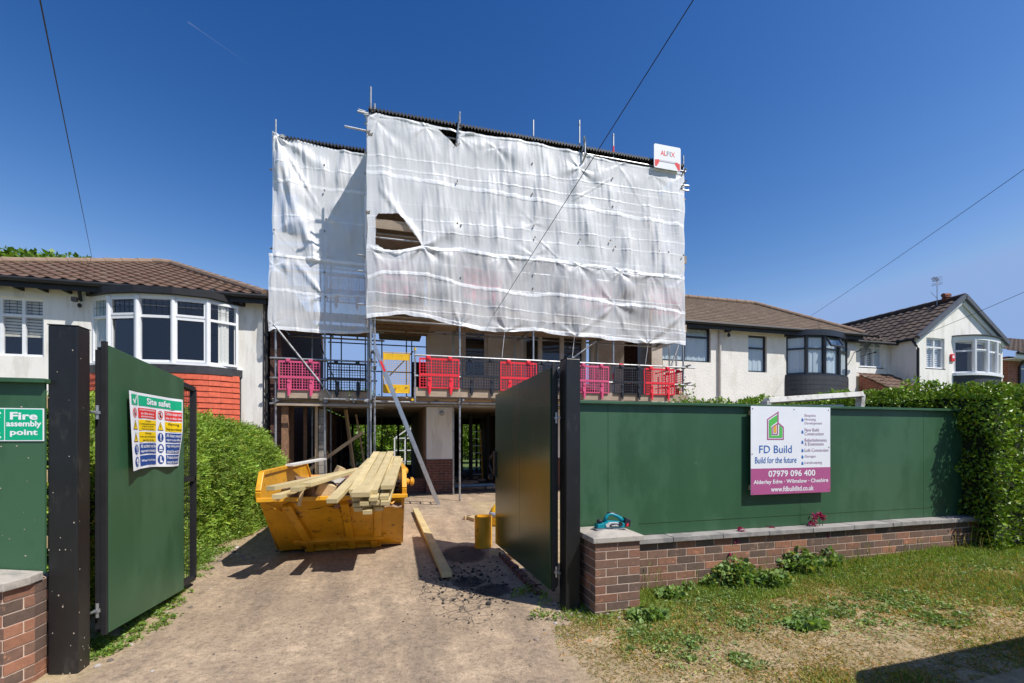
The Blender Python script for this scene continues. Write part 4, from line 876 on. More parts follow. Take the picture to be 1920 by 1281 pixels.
mb = MB(); mb.box(P0-.06, P0-.002, 13.36, 21, 0, Z1); mb.box(P1+2.3, P1+2.5, 13.4, 20.9, 0, Z1); mb.box(P0, P0+.12, 13.4, 17, 0, Z1-.01); split('inner_wall', mb, m_brownwood, hc)
mb = MB(); mb.box(-2.7, cx1, 12.9, 21, -.04, .02); obj('floor_slab', mb, M('rubble_floor', (.12, .09, .075), .95, 0, .35, 6, 40, .01, .5), hc)
mb = MB()
for i in range(60):
    x, y = random.uniform(-1.6, 3.4), random.uniform(13.5, 19); s_ = random.uniform(.05, .22); mb.box(-s_, s_, -s_*.6, s_*.6, 0, s_*.5, Matrix.Translation((x, y, .02)) @ Matrix.Rotation(random.uniform(0, 3), 4, 'Z'))
obj('rubble', mb, m_mortar, hc)['kind'] = 'stuff'
# first floor windows
window(hc, fr((Wd[0], 13.07, 0), 0), Wd[1]-Wd[0], Wd[2], Wd[3], 1, None, M('stone_reveal', (.5, .43, .38), .8), fw=.09)
bc = [(By0, 13.0), (By0+.45, 12.62), (By0+1.05, 12.42), (By0+1.75, 12.42), (By1-.4, 12.62), (By1, 13.0)]
bay(hc, bc, 3.15, 4.9, None, M('stone_reveal2', (.55, .5, .46), .7)); mb = MB()
for p in bc[1:-1]: mb.tube([(p[0], p[1], 3.15), (p[0], p[1], 4.9)], .07, 8)
ext(mb, bc, 4.9, 5.0, .05); ext(mb, bc, 3.06, 3.149, .06); obj('bay_mullions', mb, _mc['stone_reveal2'], hc)
mb = MB(); ext(mb, bc, Z1+.18, 3.05, .02); obj('bay_base', mb, m_slate, hc); mb = MB(); mb.box(By0-.1, By1+.1, 14.5, 14.52, 3, 5); obj('bay_room', mb, m_dark, hc)
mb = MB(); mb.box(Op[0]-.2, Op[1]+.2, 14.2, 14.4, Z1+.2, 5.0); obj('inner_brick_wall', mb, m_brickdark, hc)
p = at(1185/1, 760, 12.9)
# the new storey, boarded
mb = MB(); mb.box(P0, cx1, 13.02, 13.1, 5.002, 8.9); mb.box(-.35, P0-.002, 13.6, 13.7, 5.1, 8.9); split('boarded_wall', mb, M('osb_board', (.36, .2, .1), .85, 0, .25, 8), hc)
mb = MB(); mb.box(-.3, P0, 13.65, 16, 4.9, 5.05); obj('upper_floor', mb, m_timber2, hc)
mb = MB(); p = at(829, 775, 12.9); mb.lathe((p.x, 12.98, p.z), [(.07, 0), (.07, -.05), (.03, -.12)], 14, 'y'); lo = obj('outside_lamp', mb, m_alu); tag(lo, 'round lamp fitting on the white pier by the ladder', 'lamp')
# ================================================================ SCAFFOLD
YM, YL = 11.35, 12.7; R_ = .0242
sc = thing('scaffold', 'galvanised tube scaffold with timber decks wrapped round the house', 'scaffold', (3, 12, 0))
def T(name, p, q, r=R_, m=None):
    mb = MB(); mb.tube([p, q], r, 10); return obj(name, mb, m or m_steel, sc, smooth=False)
XM = {px: XA(px, YM) for px in (695, 862, 1000, 1087, 1150, 1281)}
ZTOP = 9.35
tops = {695: 9.95, 862: 9.75, 1000: 9.9, 1087: 10.15, 1150: 9.95, 1281: 9.7}
CP = []   # coupler positions
for px, x in XM.items():
    y = YM if px != 1087 else YM+.02; z0 = gz(x, y) if px != 1087 else 4.4
    T('standard', (x, y, z0), (x, y, tops[px]))
T('standard', (XM[695]+.09, YM+.05, 0), (XM[695]+.09, YM+.05, 9.6)); T('standard', (XA(690, 12.65), 12.65, 0), (XA(690, 12.65), 12.65, 9.5))
for px in (850, 965, 1120, 1255): x = XA(px, 12.55); T('standard', (x, 12.55, 0), (x, 12.55, 9.3))
XLs = [XA(517, YL), XA(609, YL)]
T('standard', (XLs[0], YL, 0), (XLs[0], YL, 9.65)); T('standard', (XLs[1], YL, 0), (XLs[1], YL, 9.1))
for px in (535, 585, 620): x = XA(px, 13.9); T('standard', (x, 13.9, 0), (x, 13.9, 9.0))
for px, y in ((640, 19.5), (685, 19.5), (693, 20.2), (716, 19.5), (762, 19.6), (772, 20.4)): x = XA(px, y); T('standard', (x, y, 0), (x, y, 6.6), m=m_coupler)
for z in (3.25, 4.3, 5.4): T('ledger', (XA(615, 19.5), 19.45, z), (XA(800, 19.5), 19.45, z), m=m_coupler)
T('ledger', (XA(600, 20), 20, 5.4), (XA(640, 20), 20, 3.3), m=m_coupler); T('ledger', (XA(730, 20), 20, 4.2), (XA(775, 20), 20, 5.3), m=m_coupler)
LZ = [2.46, 4.42, 6.4, 8.4]
xl, xr = XM[695]-.15, XM[1281]+.3
for z in LZ:
    xq = xr if z < 3 else xr-.24
    T('ledger', (xl, YM+.055, z), (xq, YM+.055, z)); T('ledger', (xl+.1, 12.6, z+.02), (xr-.24, 12.6, z+.02))
    T('ledger', (XLs[0]-.15, YL+.055, z), (XM[695]+.3, YL+.055, z)); T('ledger', (XLs[0]-.1, 13.85, z), (XM[695]+.3, 13.85, z))
T('ledger', (XA(600, YM), YM+.35, 2.52), (XA(840, YM), YM+.35, 2.50))
# guard rails
for z, a, b in ((3.60, XA(777, YM), xr+.05), (3.10, XA(777, YM), xr+.05)): T('guard_rail', (a, YM-.055, z), (b, YM-.055, z))
for z in (3.60, 3.10): T('guard_rail', (XLs[0]-.12, YL-.055, z), (XM[695]+.12, YL-.055, z))
for z in (5.4, 5.9, 7.4, 7.9, 9.1):
    T('guard_rail', (xl, YM+.06, z), (xr-.24, YM+.06, z)); T('guard_rail', (XLs[0], YL+.06, z), (XM[695]+.3, YL+.06, z))
T('guard_rail', (xl, YM-.03, 9.24), (xr-.24, YM-.03, 9.24), r=.02)
# transoms
for px in (695, 862, 1000, 1150, 1281):
    for z in LZ: T('transom', (XM[px]+(.06 if px < 1200 else -.06), YM-(.22 if z < 3 else .02), z+.06), (XM[px]+(.06 if px < 1200 else -.06), 13.0 if z > 3 else 12.75, z+.06))
for x in XLs+[XA(660, YL)]:
    for z in LZ[:3]: T('transom', (x+.06, YL-(.2 if z < 3 else .02), z+.06), (x+.06, 13.95, z+.06))
xe = xr-.2
for z in (3.1, 3.6): T('transom', (xe, YM-.2, z+.05), (xe, 12.9, z+.05))
T('standard', (XA(1268, 12.6), 12.6, 0), (XA(1268, 12.6), 12.6, 4.3)); 
# ends that stick out left of the corner, under the roof and through the sheet
T('transom', (XA(646, 11.3), 11.3, at(646, 237, 11.3).z), (XM[695]+.3, 11.42, at(700, 246, 11.35).z), m=m_alu)
T('transom', (XA(670, 11.3), 11.3, at(670, 209, 11.3).z), (XM[695]+.3, 11.4, at(695, 213, 11.35).z)); T('transom', (XA(672, 11.45), 11.45, at(672, 206, 11.45).z), (XM[695]+.3, 11.5, at(695, 209, 11.35).z))
for py in (478, 508, 570): q = at(671, py, 11.4); T('transom', q, (XM[695]+.3, 11.4, q.z-.01), m=m_alu)
for py in (349, 358): q = at(1291, py, 11.3); T('transom', q, (q.x-.5, 11.35, q.z+.02))
# raking struts and small braces at the top
def br(p, q): T('brace', p, q)
br(at(862, 212, 11.2), at(855, 276, 11.38)); br(at(1098, 259, 11.15), at(1083, 318, 11.4)); br(at(1100, 287, 11.12), at(1085, 320, 11.45)); br(at(1097, 262, 11.2), at(1097, 290, 11.2))
br(at(1287, 316, 11.2), at(1274, 330, 11.4)); br(at(1287, 338, 11.2), at(1272, 358, 11.4)); br(at(1095, 255, 11.25), at(1096, 300, 11.4))
br(at(686, 215, 11.4), at(690, 252, 11.4)); br((XLs[0]+.05, YL-.03, 9.2), (XLs[0]+.12, YL, 8.55))
br(at(513, 608, YL-.1), at(622, 744, YL-.1)); br(at(1118, 640, YM+.2), at(1045, 692, YM+.1)); br(at(1272, 648, YM+.6), at(1258, 688, YM+.5))
br((XM[862]+.1, YM+.1, 4.4), (XM[695]+.3, 12.5, 6.3)); br((XM[1150], YM+.1, 6.3), (XM[1000], YM+.1, 4.4))
def coupler(x, y, z):
    mb = MB(); mb.box(x-.042, x+.042, y-.055, y+.045, z-.035, z+.035); mb.tube([(x-.05, y-.05, z-.01), (x-.05, y-.1, z-.01)], .009, 6); mb.tube([(x+.03, y-.04, z+.02), (x+.055, y-.085, z+.03)], .009, 6)
    return obj('coupler', mb, m_coupler, sc, bevel=.008)
for px in (695, 862, 1000, 1150, 1281):
    for z in (2.46, 3.1, 3.6): 
        if not (px == 695 and z > 3): coupler(XM[px], YM, z)
for x in XLs:
    for z in (2.46, 3.1, 3.6): coupler(x, YL, z)
for px, py, Y in ((700, 210, YM), (862, 240, YM), (857, 274, YM), (1087, 292, YM), (1085, 317, YM), (1279, 328, YM), (1276, 356, YM), (690, 250, YM), (517, 262, YL), (690, 400, YM), (695, 255, YM), (517, 282, YL), (700, 660, 11.3), (695, 676, YM), (702, 690, YM)):
    q = at(px, py, Y); coupler(q.x, Y, q.z)
for px in (600, 650, 820, 930): q = at(px, 744 if px > 700 else 746, YM); coupler(q.x, YM+.3, 2.5)
# timber
def deck(x0, x1, y0, z, n=5, gap=None):
    for k in range(n):
        mb = MB(); x = x0
        while x < x1-.1:
            e = min(x+random.choice((2.4, 3.0, 3.9)), x1)
            if not (gap and gap[0] < (x+e)/2 < gap[1]): mb.box(x+.01, e-.01, y0+k*.235, y0+k*.235+.225, z, z+.038)
            x = e
        if mb.v: obj('deck_board', mb, m_board, sc)
deck(XM[695], xr-.15, YM+.08, LZ[0]+.095); deck(XLs[0], XM[695]-.02, YL+.08, LZ[0]+.095)
for z in LZ[1:]: deck(XM[695], xr-.15, YM+.08, z+.095); deck(XLs[0], XM[695]-.02, YL+.08, z+.095)
deck(XM[695], P0+.2, 12.62, LZ[1]+.095, 3)
mb = MB()
for k in range(4): mb.box(XM[695]+.05, P0, 11.5+k*.45, 11.55+k*.45, LZ[1]+.0, LZ[1]+.055)
split('deck_bearer', mb, m_brownwood, sc)
def toe(x0, x1, y, z0, z1):
    mb = MB(); mb.box(x0, x1, y-.038, y, z0, z1); obj('toe_board', mb, m_board, sc)
toe(XA(776, YM), XM[1000]+.4, YM-.026, 2.60, 2.82); toe(XM[1000]+.42, XM[1281]+.1, YM-.026, 2.61, 2.815); toe(XLs[0]+.05, XLs[1]+.6, YL-.026, 2.60, 2.83); toe(XLs[1]+.62, XM[695]-.02, YL-.026, 2.605, 2.82)
for z in (4.62, 6.6): toe(XM[695], xr-.2, YM+.02, z, z+.22); toe(XLs[0], XM[695]-.1, YL+.02, z, z+.22)
toe(XLs[0], XM[695], YL-.1, 2.40, 2.455)
# tape marks
mb = MB()
for px, y, z in ((735, YM+.35, 2.50), (1065, YM-.055, 3.1), (1180, YM-.055, 3.1), (1160, YM-.055, 3.6), (1150, YM, 3.2)):
    x = XA(px, y)
    if px == 1150: mb.tube([(x, y, z), (x, y, z+.14)], R_+.002, 10)
    else: mb.tube([(x, y, z), (x+.14, y, z)], R_+.002, 10)
x = XM[1150]; mb.tube([(x, YM, 9.43), (x, YM, 9.6)], R_+.002, 10); split('red_tape', mb, m_red, sc)
mb = MB(); q = at(778, 654, YM-.05); mb.lathe((XA(778, YM), YM-.05, q.z-.04), [(.03, 0), (.03, .05), (.01, .06)], 10); q = at(772, 752, YM+.1); mb.lathe((q.x, q.y-.4, q.z), [(.03, 0), (.03, .05)], 10, 'y'); split('yellow_cap', mb, m_yelpl, sc)
T('standard', (XA(778, YM), YM-.05, 2.45), (XA(778, YM), YM-.05, 3.8)); 
# ---------------- brick guards hooked on the rails
def guard(name, label, m):
    root = thing(name, label, 'barrier panel', (0, 0, 0), 'plastic brick guards on the scaffold'); Wg, H = .98, .74; mb = MB(); b = .022
    def bar(x0, x1, z0, z1, y0=-.012, y1=.012): mb.box(x0, x1, y0, y1, z0, z1)
    bar(0, Wg, H-.05, H); bar(0, Wg, 0, .03); bar(0, .03, .03, H-.05); bar(Wg-.03, Wg, .03, H-.05); bar(.03, Wg-.03, .30, .36)
    for (a, c) in ((.03, .30), (.36, H-.05)):
        nv = int(round((Wg-.06)/.066))
        for i in range(1, nv): x = .03+(Wg-.06)*i/nv; ww = .012 if i % 4 else .026; bar(x-ww/2, x+ww/2, a, c, -.008, .008)
        nh = 4 if c-a < .3 else 5
        for i in range(1, nh): z = a+(c-a)*i/nh; bar(.03, Wg-.03, z-.006, z+.006, -.0065, .0065)
    obj('grid_panel', mb, m, root, local=True)
    for x in (.2, .72):
        mb = MB(); mb.box(x, x+.085, -.03, -.012, -.10, .24); mb.box(x+.02, x+.065, -.05, -.03, -.16, .06); mb.box(x+.01, x+.075, -.045, -.03, .19, .26); obj('foot', mb, m, root, local=True, bevel=.004)
    for x in (.17, .7):
        mb = MB(); mb.box(x, x+.1, -.035, .035, H+.001, H+.05); mb.box(x+.01, x+.09, -.045, -.034, H-.03, H+.04); obj('hook', mb, m, root, local=True, bevel=.006)
    return root
protos = {}
GS = [('pink', 522, YL-.09, 2.80, 'faded pink brick guard at the left end of the lower scaffold rail'), ('black', 613, YL-.09, 2.80, 'black brick guard between the pink guard and the ladder bay'),
      ('red', 786, YM-.09, 2.80, 'bright pink-red brick guard right beside the yellow ladder gate'), ('black', 866, YM-.09, 2.80, 'black brick guard in front of the small first-floor window'),
      ('red', 938, YM-.09, 2.79, 'red brick guard left above the right gate leaf'), ('black', 1003, YM-.09, 2.79, 'black brick guard behind the top of the right gate leaf'),
      ('pink', 1079, YM-.09, 2.79, 'pink brick guard just right of the right gatepost top'), ('black', 1151, YM-.09, 2.79, 'black brick guard in front of the open brick doorway upstairs'),
      ('red', 1207, YM-.09, 2.79, 'red brick guard at the right end of the lower scaffold rail'),
      ('pink', 612, YL+.10, 5.15, 'pink brick guard showing through the left sheet'), ('black', 525, YL+.10, 5.15, 'dark brick guard dim behind the left sheet'),
      ('pink', 700, YM+.11, 5.15, 'pink brick guard seen through the sheet near the tear'), ('red', 870, YM+.11, 5.15, 'reddish brick guard seen through the middle of the main sheet'), ('pink', 1085, YM+.11, 5.15, 'pink brick guard behind the sheet right of the middle'),
      ('red', 1222, YM+.11, 5.15, 'red brick guard behind the right end of the main sheet')]
cols_ = {'pink': m_pink, 'red': m_red, 'black': m_blackpl}
for c, px, y, z, lab in GS:
    if c not in protos: o = protos[c] = guard('brick_guard', lab, cols_[c])
    else: o = copy_tree(protos[c])
    o['label'] = lab; o.location = (XA(px, y), y, z)
# side guards at the right end
for k, (y, lab) in enumerate(((YM+.1, 'red brick guard turned back along the right end of the scaffold'),)):
    o = copy_tree(protos['red']); o['label'] = lab; o.location = (xe-.05, y, 2.8); o.rotation_euler = (0, 0, PI/2)
# ---------------- ladder gate, ladder
t = thing('ladder_gate', 'yellow safety gate at the top of the leaning ladder', 'gate', (XA(718, YM), YM-.03, 2.7)); g0, g1_ = XA(719, YM-.03), XA(768, YM-.03); za, zb = at(745, 737, YM).z, at(745, 662, YM).z
mb = MB(); y = YM-.03
for (a, b, c, d) in ((g0, g1_, za, za+.2), (g0, g1_, zb-.18, zb-.02)): mb.box(a, b, y-.004, y+.004, c, d)
mb.tube([(g0, y, za), (g0, y, zb), (g1_, y, zb), (g1_, y, za), (g0, y, za)], .016, 8); obj('frame', mb, m_yelpl, t, bevel=.002)
mb = MB(); x = g0+.04
while x < g1_: mb.tube([(x, y, za+.2), (x, y, zb-.18)], .0028, 4); x += .055
z = za+.24
while z < zb-.18: mb.tube([(g0, y, z), (g1_, y, z)], .0028, 4); z += .055
obj('mesh', mb, m_yelpl, t)
b0 = gr(822, 946); top = at(703, 655, 11.3)
t = thing('ladder', 'aluminium ladder leaning sideways up to the scaffold platform', 'ladder', (b0.x, 11.0, 0)); dv = Vector((top.x-b0.x, 0, top.z)); 
for y in (10.82, 11.22):
    mb = MB(); mb.beam((b0.x, y, 0), (b0.x+dv.x, y, dv.z), .028, .085, (1, 0, .3)); obj('stile', mb, m_alu, t)
mb = MB(); n = 14
for k in range(n): f = (k+.7)/n; mb.tube([(b0.x+dv.x*f, 10.80, dv.z*f), (b0.x+dv.x*f, 11.24, dv.z*f)], .017, 8)
split('rung', mb, m_alu, t)
mb = MB(); f0, f1 = .84, .91; mb.beam((b0.x+dv.x*f0, 10.803, dv.z*f0), (b0.x+dv.x*f1, 10.803, dv.z*f1), .004, .05, (1, 0, .3)); obj('warning_sticker', mb, m_red, t)
# ---------------- scaffold company sign
t = thing('scaffold_sign', 'white scaffold company sign at the top right corner of the scaffold', 'sign', (XA(1250, 11.2), 11.2, 9.4)); Yg = 11.2
c00, c10, c11, c01 = at(1226, 315, Yg), at(1276, 321, Yg), at(1276, 280, Yg), at(1226, 270, Yg); x0, x1 = c00.x, c10.x; z0, z1 = (c00.z+c10.z)/2, (c01.z+c11.z)/2+.02
def afn(a_, b_, h): return (x0+(x1-x0)*a_, Yg-.008-h, z0+(z1-z0)*b_)
mb = MB(); r = .06; P = []
for cx_, cy_, a0 in ((1-r, 1-r*1.2, 0), (r, 1-r*1.2, 90), (r, r*1.2, 180), (1-r, r*1.2, 270)):
    for k in range(5): a = math.radians(a0+k*22.5); P.append(afn(cx_+r*math.cos(a), cy_+r*1.2*math.sin(a), -.006))
mb.slab(P, .012); obj('board', mb, s_white, t)
D = Decal(afn); D.text('AL', .24, .56, .46, .76, .001, s_red, .03); D.text('FI', .47, .56, .62, .76, .001, s_dgrey, .02); D.text('X', .63, .56, .78, .76, .001, s_red, .02)
D.poly([(.03, .06), (.1, .06), (.22, .3), (.17, .36), (.03, .33)], .001, s_red); D.poly([(.9, .03), (.97, .03), (.97, .3), (.84, .36), (.76, .3)], .001, s_red); D.rect(.22, .27, .78, .31, .001, s_dgrey, 1); D.rect(.18, .335, .82, .35, .001, s_grey, 1)
D.build(t)
# ---------------- corrugated temporary roof
def corr(name, label, x0, x1, y0, y1, z0, z1):
    mb = MB(); nu = int((x1-x0)/.075*8); nv = 3
    top_ = []; 
    def f(off): return lambda u, v: (x0+(x1-x0)*u, y0+(y1-y0)*v, z0+(z1-z0)*v+.026*math.sin(2*PI*(x1-x0)*u/.075*.9)+off)
    mb.grid(nu, nv, f(.055)); mb.grid(nu, nv, f(.0))
    g = f(.055); h = f(0.0)
    for i in range(nu): mb.poly([h(i/nu, 0), h((i+1)/nu, 0), g((i+1)/nu, 0), g(i/nu, 0)])
    return tag(obj(name, mb, m_corr, smooth=False), label, 'roof sheet', 'temporary roof sheets')
corr('corrugated_roof', 'black corrugated temporary roof above the main sheeting', XM[695]-.05, XM[1281]-.02, YM-.07, 20.5, 9.36, 8.6)
corr('corrugated_roof', 'lower left black corrugated temporary roof beside the tower', XLs[0]+.1, XM[695]-.12, YL-.08, 19, 9.17, 8.5)
# ================================================================ SHEETING
def sheet_mat():
    m, T_, N, L, P = newmat('scaffold_sheet'); v = tc(N, L, 'Object'); a = N.new('ShaderNodeAttribute'); a.attribute_name = 'Col'; sep = N.new('ShaderNodeSeparateColor'); L.new(a.outputs['Color'], sep.inputs[0])
    v2 = tc(N, L, 'Object', (1, 1, .35)); v3 = tc(N, L, 'UV', (60, 60, 60)); n1 = noi(N, L, v2, 7, 6, .65); n2 = noi(N, L, v, 22, 5, .7); n3 = noi(N, L, v, 2.5, 5)
    h = mix(N, L, .4, n1, n2); b = N.new('ShaderNodeBump'); b.inputs['Strength'].default_value = .42; b.inputs['Distance'].default_value = .02; L.new(h, b.inputs['Height'])
    col = ramp(N, L, n3, [(.3, (.93, .935, .945)), (.7, (.97, .975, .985))]); cb = N.new('ShaderNodeCombineColor'); [L.new(sep.outputs['Red'], cb.inputs[i_]) for i_ in range(3)]; col = mix(N, L, 1.0, col, cb.outputs[0], 'MULTIPLY')
    P.inputs['Roughness'].default_value = .38; P.inputs['Specular IOR Level'].default_value = .45; L.new(col, P.inputs['Base Color']); L.new(b.outputs[0], P.inputs['Normal'])
    t = N.new('ShaderNodeBsdfTranslucent'); t.inputs[0].default_value = (.90, .91, .94, 1); L.new(b.outputs[0], t.inputs['Normal'])
    s1 = N.new('ShaderNodeMixShader'); s1.inputs[0].default_value = .10; L.new(P.outputs[0], s1.inputs[1]); L.new(t.outputs[0], s1.inputs[2])
    tr = N.new('ShaderNodeBsdfTransparent'); tr.inputs[0].default_value = (.95, .96, .98, 1)
    s2 = N.new('ShaderNodeMixShader'); fac = math_(N, L, 'MULTIPLY', sep.outputs['Green'], math_(N, L, 'ADD', math_(N, L, 'MULTIPLY', n1, .7), .65))
    L.new(fac, s2.inputs[0]); L.new(s1.outputs[0], s2.inputs[1]); L.new(tr.outputs[0], s2.inputs[2]); L.new(s2.outputs[0], N['Material Output'].inputs[0]); return m
m_sheet = sheet_mat()
def inpoly(x, y, P):
    c = False; n = len(P); j = n-1
    for i in range(n):
        if (P[i][1] > y) != (P[j][1] > y) and x < (P[j][0]-P[i][0])*(y-P[i][1])/(P[j][1]-P[i][1])+P[i][0]: c = not c
        j = i
    return c
def sheet(label, x0, x1, Y, zt, zb, ties, bands, trans, holes=(), seed=0, nu=340, nv=150, sag=.05, folds=.03, side=None, studs=(), pulls=(), dirx=False, hem=.05, fine=.006):
    """zt(x), zb(x) top and bottom edge; ties = points the cloth is drawn to; bands = brighter woven strips"""
    mb = MB()
    def fn(u, v):
        x = x0+(x1-x0)*u; a, b = zb(x), zt(x); z = a+(b-a)*v
        w_ = 0
        w_ += folds*(2.6*nz(x*1.9+z*.5, z*.30, seed)+1.55*nz(x*4.6-z*.7, z*.45, seed+3)+.5*nz(x*12+z*.8, z*.7, seed+5)+1.3*nz(x*.9-z*1.1, z*1.3+x*.6, seed+15))
        w_ += fine*(nz(x*26+z*2, z*3.5, seed+7)+nz(x*15+z*2, z*1.5, seed+9))
        for (tx, tz, amp, n_, R, ph) in ties:
            dx, dz = x-tx, z-tz; r = math.hypot(dx, dz)+1e-3; th = math.atan2(dx, -dz)
            w_ += .8*amp*math.exp(-r/(R*1.25))*min(1, r/.12)*(math.sin(n_*.55*th+ph+2.6*nz(r*1.1, th*.9, seed+tx))+.5*nz(th*3.1, r*.4, seed+tx*3)*1.6)
        s_ = 1.0
        for sx in studs: s_ = min(s_, ss(0, .5, abs(x-sx)))
        w_ += sag*s_*math.sin(PI*v)**.8*(.6+.5*nz(x*.7, z*.5, seed+11))
        for (px_, pz_, qx, qz, amp, wd) in pulls:   # a straight tension fold between two points
            L2 = (qx-px_)**2+(qz-pz_)**2; tt = ((x-px_)*(qx-px_)+(z-pz_)*(qz-pz_))/L2
            if -.05 < tt < 1.05:
                dd = ((x-px_)*(qz-pz_)-(z-pz_)*(qx-px_))/math.sqrt(L2); w_ += .55*amp*(math.exp(-(dd/(wd*1.6))**2)-.5*math.exp(-((dd-wd*2)/(wd*1.5))**2))*min(1, 3*max(0, min(tt+.05, 1.05-tt)))
        tr_ = trans*(1+.35*nz(x*1.3, z*1.1, seed+20)); 
        e = .03*nz(x*3.1, 0, seed+30); bb = .96
        if v*(b-a) < hem or (1-v)*(b-a) < hem: tr_ *= .15; w_ += .02; bb = 1.0
        for bz, bw_, st in bands:
            zz = bz(x) if callable(bz) else bz
            if abs(z-zz-e*.5) < bw_: tr_ *= (1-st); bb = .96+.06*st; w_ += .012*st; w_ += .006*nz(x*30, z*30, 3)
        w_ = (w_+math.sqrt(w_*w_+.0025))/2
        edge = min(1, min(u, 1-u)*40); xx = x
        if side is not None: xx = x+(side[0]*(1-u)**6*nz(z*1.6, 3, seed)+side[1]*u**6*nz(z*1.9, 8, seed))
        zj = z+(.03*nz(x*2.5, 1, seed+40) if v == 0 else 0)
        mb.col = (bb, max(0, min(.9, tr_)), bb); p = (xx, Y-w_*(.3+.7*edge), zj)
        return (p[1]-Y+dirx, Y+(p[0]-x0), zj) if dirx is not False else p
    def keep(u, v):
        x = x0+(x1-x0)*u; z = zb(x)+(zt(x)-zb(x))*v; return not any(inpoly(x, z, h) for h in holes)
    mb.grid(nu, nv, fn, keep if holes else None)
    return tag(obj('plastic_sheet', mb, m_sheet, smooth=True), label, 'plastic sheet', 'translucent scaffold sheets')
def seq(pts, Y):
    P = [at(px, py, Y) for px, py in pts]
    def f(x):
        if x <= P[0].x: return P[0].z
        for a, b in zip(P[:-1], P[1:]):
            if x <= b.x: t = (x-a.x)/(b.x-a.x); return a.z+(b.z-a.z)*t
        return P[-1].z
    return f
YS = YM-.04; mx0, mx1 = XA(688, YS), XA(1283, YS)
seam = seq([(688, 460), (700, 462), (720, 470), (745, 472), (790, 463), (830, 468), (862, 466), (930, 479), (985, 483), (1040, 488), (1100, 497), (1150, 503), (1200, 512), (1283, 520)], YS)
top_ = seq([(688, 220), (705, 212), (760, 226), (800, 233), (862, 247), (960, 262), (1000, 269), (1087, 287), (1100, 292), (1150, 303), (1283, 326)], YS)
bot = seq([(690, 597), (705, 596), (760, 590), (800, 598), (835, 606), (862, 613), (900, 621), (950, 624), (1000, 621), (1040, 628), (1075, 633), (1110, 634), (1150, 639), (1200, 644), (1283, 647)], YS)
def pz(px, py, Y=YS): q = at(px, py, Y); return q.x, q.z
hole = [pz(*p) for p in ((703, 410), (709, 402), (746, 402), (757, 412), (770, 434), (791, 461), (772, 470), (742, 472), (720, 468), (704, 459))]
hole2 = [pz(*p) for p in ((820, 242), (860, 250), (856, 277), (842, 264))]
def tie(px, py, amp, n, R, ph=0, Y=YS): x, z = pz(px, py, Y); return (x, z, amp, n, R, ph)
tiesU = [tie(705, 225, .045, 9, .9), tie(862, 258, .035, 11, .8, 1), tie(792, 464, .06, 10, .9, 2), tie(1000, 420, .02, 8, .6), tie(1085, 318, .03, 9, .7, 2), tie(1160, 310, .03, 8, .7), tie(1283, 330, .03, 9, .7), tie(1000, 480, .02, 11, .6), tie(930, 280, .018, 9, .5), tie(1225, 330, .02, 9, .4, 1), tie(1283, 515, .03, 8, .6), tie(798, 240, .03, 9, .7, .5)]
def zz(px, py, Y=YS): return seq([(690, py[0]), (1283, py[1])], Y)
bandsU = [(zz(0, (322, 425)), .045, .8), (zz(0, (310, 398)), .016, .7), (zz(0, (290, 366)), .016, .7), (zz(0, (405, 458)), .014, .6), (zz(0, (425, 480)), .014, .6), (zz(0, (375, 440)), .008, .3)]
pU = [(*pz(757, 405), *pz(790, 462), .07, .05), (*pz(712, 350), *pz(760, 420), .05, .05), (*pz(700, 228), *pz(716, 330), .04, .05), (*pz(1060, 385), *pz(1150, 333), .02, .02), (*pz(1000, 440), *pz(1050, 490), .03, .02), (*pz(1160, 308), *pz(1210, 400), .02, .03)]
sheet('large upper white translucent sheet with a torn opening, across the scaffold front', mx0, mx1, YS, top_, lambda x: seam(x)-.05, tiesU, bandsU, .22, [hole, hole2], 1, 420, 190, .05, .032, (.03, .03), [XM[k] for k in (695, 862, 1000, 1150, 1281)], pU)
tiesL = [tie(792, 464, .05, 11, .7), tie(862, 468, .03, 9, .6), tie(700, 470, .04, 8, .6)]+[tie(px, py, a_, n_, .55, ph) for px, py, a_, n_, ph in ((948, 481, .035, 10, 0), (1005, 488, .03, 9, 1), (1040, 492, .03, 9, 2), (1084, 500, .04, 11, .4), (1125, 503, .03, 9, 2), (1162, 512, .045, 10, 1), (1220, 517, .035, 10, 1.7), (1283, 525, .035, 8, 0), (1152, 572, .05, 9, 1), (948, 622, .035, 11, 0), (1005, 622, .04, 9, 1), (862, 612, .04, 9, 2), (1078, 632, .04, 10, 0), (1212, 646, .045, 10, 0), (1280, 590, .03, 8, 1))]
bandsL = [(seq([(690, 520), (720, 512), (800, 518), (862, 535), (950, 550), (1000, 556), (1030, 553), (1150, 570), (1283, 588)], YS), .04, .8), (zz(0, (548, 622)), .014, .6), (zz(0, (575, 628)), .014, .6)]
sheet('lower white translucent sheet hanging along the scaffold front', mx0, mx1, YS-.03, lambda x: seam(x)+.0, bot, tiesL, bandsL, .42, (), 9, 400, 120, .10, .028, (.04, .04), [XM[k] for k in (695, 862, 1000, 1150, 1281)], [(*pz(1075, 632), *pz(1155, 572), .05, .05), (*pz(1152, 572), *pz(1175, 630), .05, .05), (*pz(1212, 645), *pz(1280, 590), .04, .05), (*pz(700, 572), *pz(860, 540), .05, .12)], hem=.09)
